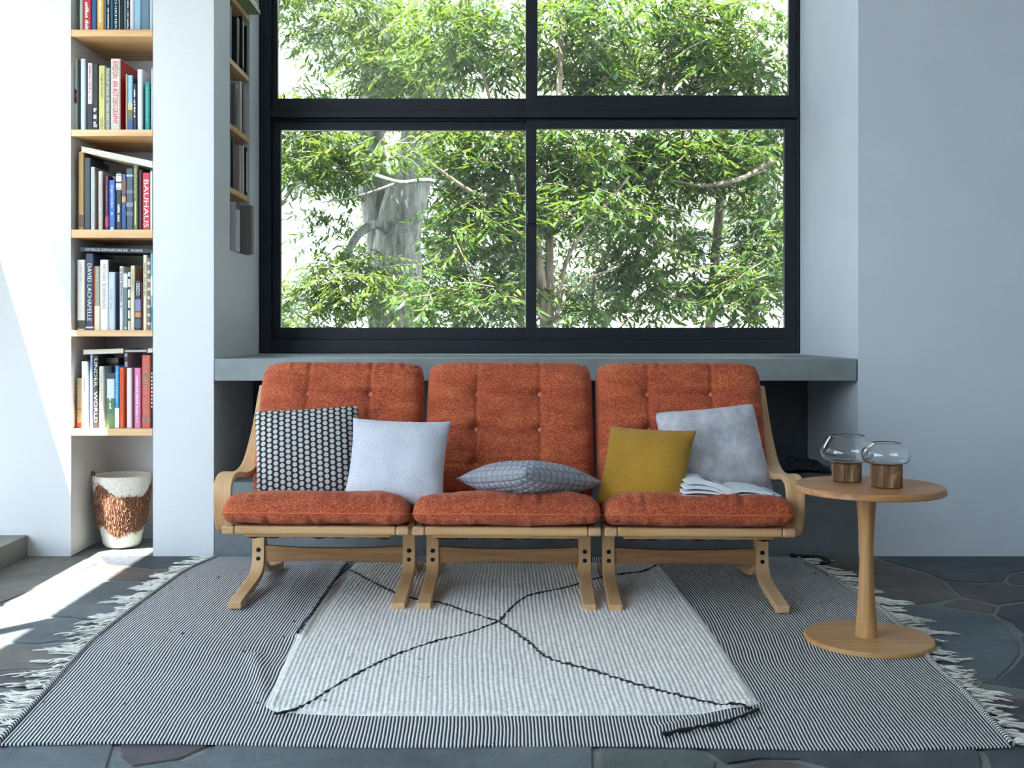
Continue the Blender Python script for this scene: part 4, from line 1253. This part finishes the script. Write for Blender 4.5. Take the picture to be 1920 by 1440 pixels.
for i in range(72):
    w = 2 * math.pi * i / 72
    zt = .258 + .030 * math.sin(w * 3 + 1.2) + .016 * math.sin(w * 5); zb_ = .089 + .022 * math.sin(w * 2 + .8) + .012 * math.sin(w * 5)
    for k in range(6):
        z = zb_ + (zt - zb_) * k / 5; bs.v.append(((rad(z) + .0015) * math.cos(w), (rad(z) + .0015) * math.sin(w), z))
for i in range(72):
    for k in range(5):
        a, b = i*6+k, ((i+1) % 72)*6+k
        bs.f.append((a, b, b+1, a+1))
obj('band_backing', bs, BRN[0], bv, smooth=True)
hd = [(-.118, -.045, .33), (-.125, -.05, .345), (-.118, -.052, .352), (-.110, -.05, .345), (-.112, -.056, .33), (-.104, -.072, .315), (-.098, -.083, .298)]
obj('loop_handle', M().tube([tuple(p) for p in catmull(hd, 4)], .0032, 6), plain(s(60,44,34), .7, name='dark_cord'), bv, smooth=True)

# ------------------------------------------------------------------ dark cloth on the bench
cx_, cy_, _ = P(1486, 619, 5.35)
m = M(); n_ = 34
for j in range(n_ + 1):
    for i in range(n_ + 1):
        u, v = -1 + 2*i/n_, -1 + 2*j/n_
        e = max(0, 1 - (abs(u)**2.5 + abs(v)**2.5) / 1.4)
        z = .004 + e * (.03 + .05 * abs(mnoise.noise(Vector((u*2.2, v*2.2, 6)))) + .02 * mnoise.noise(Vector((u*5, v*5, 2))))
        m.v.append((u * .16 * (1 + .2 * mnoise.noise(Vector((v*2, 0, 1)))), v * .13 * (1 + .25 * mnoise.noise(Vector((u*2, 4, 1)))), z * 1.0))
for j in range(n_):
    for i in range(n_):
        m.f.append((j*(n_+1)+i, j*(n_+1)+i+1, (j+1)*(n_+1)+i+1, (j+1)*(n_+1)+i))
tag(obj('folded_cloth', m, m_fabric('navy_cloth', s(16,22,34), s(30,40,56), s(46,58,76), 300, .3, .1), smooth=True, recalc=False, loc=(cx_, cy_, .327)), 'crumpled dark navy cloth on the concrete bench behind the table', 'cloth')

# ------------------------------------------------------------------ outside : building, trees
bld = thing('building', 'pale tiled house wall seen through the trees on the right', 'building', (4.2, 17.0, -.3))
def m_tile():
    n = N('small_white_tiles'); co = n.coord()
    br = n.n('ShaderNodeTexBrick'); br.offset = 0; n.l(n.coord(rot=(math.radians(90),0,0)), br.inputs['Vector'])
    br.inputs['Scale'].default_value = 1; br.inputs['Brick Width'].default_value = .1; br.inputs['Row Height'].default_value = .1
    br.inputs['Mortar Size'].default_value = .006
    br.inputs['Color1'].default_value = (.78,.74,.70,1); br.inputs['Color2'].default_value = (.82,.78,.73,1); br.inputs['Mortar'].default_value = (.3,.3,.3,1)
    return n.set(br.outputs[0], .5)
obj('wall', M().box(-3.9, 9.5, 0, 5, 0, 8.5), plain((.80,.74,.68,1), .8, name='pale_render'), bld)
obj('tiled_wall', M().box(-1.4, 1.4, -.4, 0, 0, 3.1), m_tile(), bld)
obj('ledge', M().box(-1.6, 1.6, -.7, 0, 3.1, 3.25), plain((.6,.58,.54,1), .8, name='ledge_concrete'), bld)
for wx in (-.9, .35, 2.6, 4.6):
    wfm = M().box(wx, wx + .95, -.05, 0, 3.55, 4.55)
    fr = obj('window_frame', wfm, FRAME, bld)
    obj('window_pane', M().box(wx + .06, wx + .89, -.06, -.045, 3.61, 4.49), plain(s(70,84,92), .15, name='dark_pane'), fr)
obj('roof_edge', M().box(-4.2, 9.8, -.5, 5.2, 8.5, 8.8), plain((.5,.48,.46,1), .8, name='roof_edge'), bld)

def tpt(pts): return [tuple(P(a, b, d)) for a, b, d in pts]
def leaf_shape(L=1.0):
    return np.array([(0,0,0),(.28,.115,.02),(.28,-.115,.02),(.65,.10,-.01),(.65,-.10,-.01),(1.0,0,-.07)]), [(0,2,1),(1,2,4,3),(3,4,5)]
LV, LF = leaf_shape()
lm = bpy.data.meshes.new('leaf'); lm.from_pydata([tuple(p) for p in LV], [], LF); lm.materials.append(LEAF)
lm2 = bpy.data.meshes.new('leaf_b'); lm2.from_pydata([tuple(p) for p in LV], [], LF); lm2.materials.append(LEAF2)
def tree(name, label, limbs, clumps, bark, leafmat, seed, leafL=(.085,.135), singles=300, group='trees outside the window'):
    r = np.random.RandomState(seed)
    base = limbs[0][0][0]
    t = thing(name, label, 'tree', (base[0], base[1], -.3), 0, group)
    org = np.array([base[0], base[1], -.3])
    for i, (pts, r0, r1) in enumerate(limbs):
        c = catmull(pts, 5); k = len(c)
        rads = [r0 + (r1 - r0) * j / (k - 1) for j in range(k)]
        m = M().tube([tuple(np.array(p) - org) for p in c], rads, 12 if r0 > .05 else 7)
        obj('trunk' if i == 0 else 'branch', m, bark, t, smooth=True)
    pos, rot, siz = [], [], []
    twig = M()
    for (px_, py_, d, rx, ry, rd, n_) in clumps:
        cx, cy, cz = P(px_, py_, d); kx_ = d / F
        for _ in range(n_):
            while True:
                q_ = r.uniform(-1, 1, 3)
                if (q_**2).sum() < 1: break
            b = np.array([cx + q_[0]*rx*kx_, cy + q_[1]*rd, cz + q_[2]*ry*kx_])
            az = r.uniform(0, 2*math.pi); dr = np.array([math.cos(az), math.sin(az)*.8, r.uniform(-.7, .35)])
            dr /= np.linalg.norm(dr); L = r.uniform(.18, .34); nl = r.randint(7, 12)
            if r.rand() < .35: twig.tube([tuple(b - org - dr * .05), tuple(b - org + dr * L * .5), tuple(b - org + dr * L + np.array([0,0,-.03]))], [.004,.003,.0015], 3, False)
            for k in range(nl):
                tt = (k + .5) / nl
                p = b + dr * L * tt + np.array([0, 0, -.04 * tt * tt])
                sd = np.cross(dr, [0, 0, 1]); sd /= (np.linalg.norm(sd) + 1e-6)
                ld = dr * r.uniform(.2, .9) + sd * (1 if k % 2 else -1) * r.uniform(.4, 1.0) + np.array([0, 0, r.uniform(-.9, .1)])
                ld /= np.linalg.norm(ld)
                nr = np.cross(ld, r.uniform(-1, 1, 3) * .5 + np.cross(ld, [0, 0, 1.0])); nr /= (np.linalg.norm(nr) + 1e-6)
                bt = np.cross(nr, ld)
                pos.append(p); rot.append((ld, bt, nr)); siz.append(r.uniform(*leafL))
    pos = np.array(pos); rot = np.array(rot); siz = np.array(siz)
    dist = pos[:, 1] / siz
    pxx = 930 + pos[:, 0] * F / pos[:, 1]; pyy = 619 - (pos[:, 2] - 1) * F / pos[:, 1]
    vis = (pxx > 530) & (pxx < 1465) & (pyy > 5) & (pyy < 605)
    order = np.argsort(dist + (~vis) * 1e6)
    single = order[:singles]; rest = order[singles:]
    lmesh = lm if leafmat is LEAF else lm2
    for i in single:
        ld, bt, nr = rot[i]; sc = siz[i]
        o = bpy.data.objects.new('leaf', lmesh); COL.objects.link(o); o.parent = t
        p = pos[i] - org
        mt = Matrix(((ld[0]*sc, bt[0]*sc, nr[0]*sc, p[0]), (ld[1]*sc, bt[1]*sc, nr[1]*sc, p[1]), (ld[2]*sc, bt[2]*sc, nr[2]*sc, p[2]), (0,0,0,1)))
        o.matrix_local = mt
    R_ = rot[rest]; S_ = siz[rest][:, None, None]
    V = (LV[None, :, 0:1] * R_[:, None, 0] + LV[None, :, 1:2] * R_[:, None, 1] + LV[None, :, 2:3] * R_[:, None, 2]) * S_ + (pos[rest] - org)[:, None, :]
    n_ = len(rest); V = V.reshape(-1, 3)
    me = bpy.data.meshes.new('foliage')
    me.vertices.add(n_ * 6); me.vertices.foreach_set('co', V.astype(np.float32).ravel())
    lp = np.array([0,2,1, 1,2,4,3, 3,4,5]); base_i = (np.arange(n_) * 6)[:, None]
    me.loops.add(n_ * 10); me.loops.foreach_set('vertex_index', (lp[None] + base_i).ravel().astype(np.int32))
    st = (np.array([0, 3, 7])[None] + (np.arange(n_) * 10)[:, None]).ravel()
    me.polygons.add(n_ * 3); me.polygons.foreach_set('loop_start', st.astype(np.int32))
    me.update(calc_edges=True); me.validate()
    me.materials.append(leafmat)
    o = bpy.data.objects.new('foliage', me); COL.objects.link(o); o.parent = t; o['kind'] = 'stuff'
    tw = obj('twigs', twig, bark, t, recalc=False); tw['kind'] = 'stuff'
    return t
B = tpt
# broad grey trunk
tree('large_tree', 'broad grey trunk left of the window mullion with loose foliage',
     [(B([(738,880,11.2),(742,640,11.2),(744,520,11.2),(748,430,11.2),(772,330,11.25),(786,260,11.3),(796,150,11.3)]), .30, .17),
      (B([(722,640,11.3),(718,470,11.4),(700,350,11.5),(694,250,11.5),(704,120,11.6),(716,-40,11.6)]), .17, .14),
      (B([(735,440,11.1),(705,420,10.9),(672,440,10.8),(648,478,10.7),(622,505,10.7)]), .055, .03),
      (B([(690,322,10.2),(722,334,10.0),(756,342,9.9),(800,338,9.8),(862,348,9.7)]), .016, .022),
      (B([(740,345,9.9),(690,362,9.9),(650,372,10.0),(600,380,10.0)]), .014, .006),
      (B([(790,260,11.2),(820,180,11.0),(850,60,10.9),(860,-40,10.9)]), .10, .06),
      (B([(520,390,10.6),(536,370,10.6),(560,330,10.6),(590,250,10.7),(640,200,10.9)]), .018, .03),
      (B([(520,560,10.6),(560,545,10.6),(610,500,10.6)]), .02, .03)],
     [(590,-10,10.8,130,110,1.0,330),(570,190,10.6,85,30,.5,70),(700,60,10.5,90,110,.8,200),(620,290,10.5,95,65,.8,250),(560,290,10.6,60,70,.6,110),
      (600,400,10.5,60,14,.4,18),(680,530,10.5,100,70,.7,230),(590,565,10.6,80,65,.7,170),(600,440,10.6,50,25,.5,16),(800,60,11.8,110,110,.8,260),(760,140,10.3,90,40,.6,90)], BARK, LEAF2, 1, singles=260)
tree('slender_tree', 'slender multi stemmed tree right of the centre mullion',
     [(B([(1026,800,8.9),(1024,610,8.9),(1018,555,8.9),(1008,480,8.9),(1004,420,8.9)]), .058, .035),
      (B([(1028,640,8.9),(1030,560,8.92),(1030,480,8.95),(1034,380,9.0),(1044,250,9.0),(1052,60,9.0),(1050,-60,9.0)]), .045, .018),
      (B([(1040,660,8.8),(1048,560,8.8),(1062,490,8.8),(1090,440,8.7),(1124,400,8.7),(1180,330,8.7)]), .022, .010),
      (B([(1006,470,8.9),(985,430,8.9),(940,395,8.8),(900,370,8.7),(860,345,8.6),(800,300,8.5),(772,284,8.4)]), .034, .009),
      (B([(1006,450,8.95),(985,390,9.0),(960,300,9.0),(935,240,9.0),(900,120,9.0)]), .028, .012),
      (B([(1024,600,8.8),(990,580,8.7),(930,560,8.6),(880,500,8.5),(850,440,8.5)]), .014, .006),
      (B([(1034,620,8.8),(1060,560,8.8),(1110,520,8.7),(1160,500,8.6)]), .014, .005)],
     [(880,60,9.2,120,100,.7,300),(895,270,9.0,95,80,.6,230),(900,420,9.0,100,80,.6,230),(880,560,8.9,130,70,.6,230),(740,275,8.5,45,28,.25,16),
      (1080,60,9.3,110,100,.7,250),(1070,270,9.0,90,80,.6,200),(1080,380,8.9,110,50,.6,150),(1110,160,9.6,90,60,.6,130),(1060,570,9.1,70,40,.5,70)], BARK2, LEAF, 2, singles=300)
tree('leafy_tree', 'dense dark green tree filling the right half of the window',
     [(B([(1135,800,9.6),(1130,640,9.6),(1142,590,9.6),(1172,545,9.6),(1190,490,9.6),(1210,430,9.6),(1226,350,9.6)]), .04, .016),
      (B([(1180,540,9.6),(1215,518,9.55),(1250,510,9.5),(1300,500,9.4),(1350,492,9.4)]), .018, .006),
      (B([(1110,640,9.5),(1112,560,9.5),(1118,510,9.5),(1150,460,9.5),(1180,400,9.5)]), .016, .006),
      (B([(1260,338,9.3),(1310,348,9.3),(1350,344,9.2),(1400,330,9.2),(1450,300,9.2)]), .012, .026),
      (B([(1226,350,9.6),(1240,200,9.6),(1260,60,9.7),(1262,-50,9.7)]), .018, .010),
      (B([(1330,640,10.2),(1340,500,10.2),(1356,300,10.2),(1362,100,10.2),(1360,-60,10.2)]), .05, .03)],
     [(1230,70,10.0,130,110,.9,380),(1350,90,9.9,110,120,.9,380),(1180,300,9.9,90,60,.7,180),(1270,300,9.7,110,80,.7,300),(1200,430,9.6,90,70,.6,190),
      (1210,540,9.6,110,55,.6,190),(1390,300,9.8,80,60,.7,180),(1400,540,9.3,60,70,.5,170),(1450,440,9.6,70,110,.7,240),(1460,180,9.9,70,140,.8,260),(1290,450,10.2,50,40,.4,50),(1320,540,9.9,50,45,.5,60)], BARK2, LEAF, 3, singles=300)
tree('background_tree', 'darker foliage further back behind the slender tree',
     [(B([(980,900,13.5),(985,600,13.5),(990,300,13.5),(1000,-60,13.5)]), .12, .08),
      (B([(985,500,13.5),(900,400,13.5),(850,300,13.5)]), .05, .02)],
     [(900,200,13.5,140,210,.8,420),(900,520,13.2,120,90,.8,240),(850,350,13,70,80,.6,160),(760,470,12.6,120,120,.8,380),(620,250,13.4,90,110,.8,160),(980,430,13,80,150,.8,380),(1110,520,12.8,80,80,.7,150),(1100,380,12.8,80,80,.7,180),(760,200,13,90,140,.8,200),(1420,420,13,90,160,.9,260),(1050,200,13,90,160,.8,150),(1200,120,13.5,130,130,.9,260),(1300,330,13.5,120,90,.8,200),(640,100,14,90,80,.6,110),(660,330,13.5,60,60,.6,80),(1100,480,14,60,80,.6,50)], BARK, LEAF, 4, singles=0, leafL=(.09,.13))
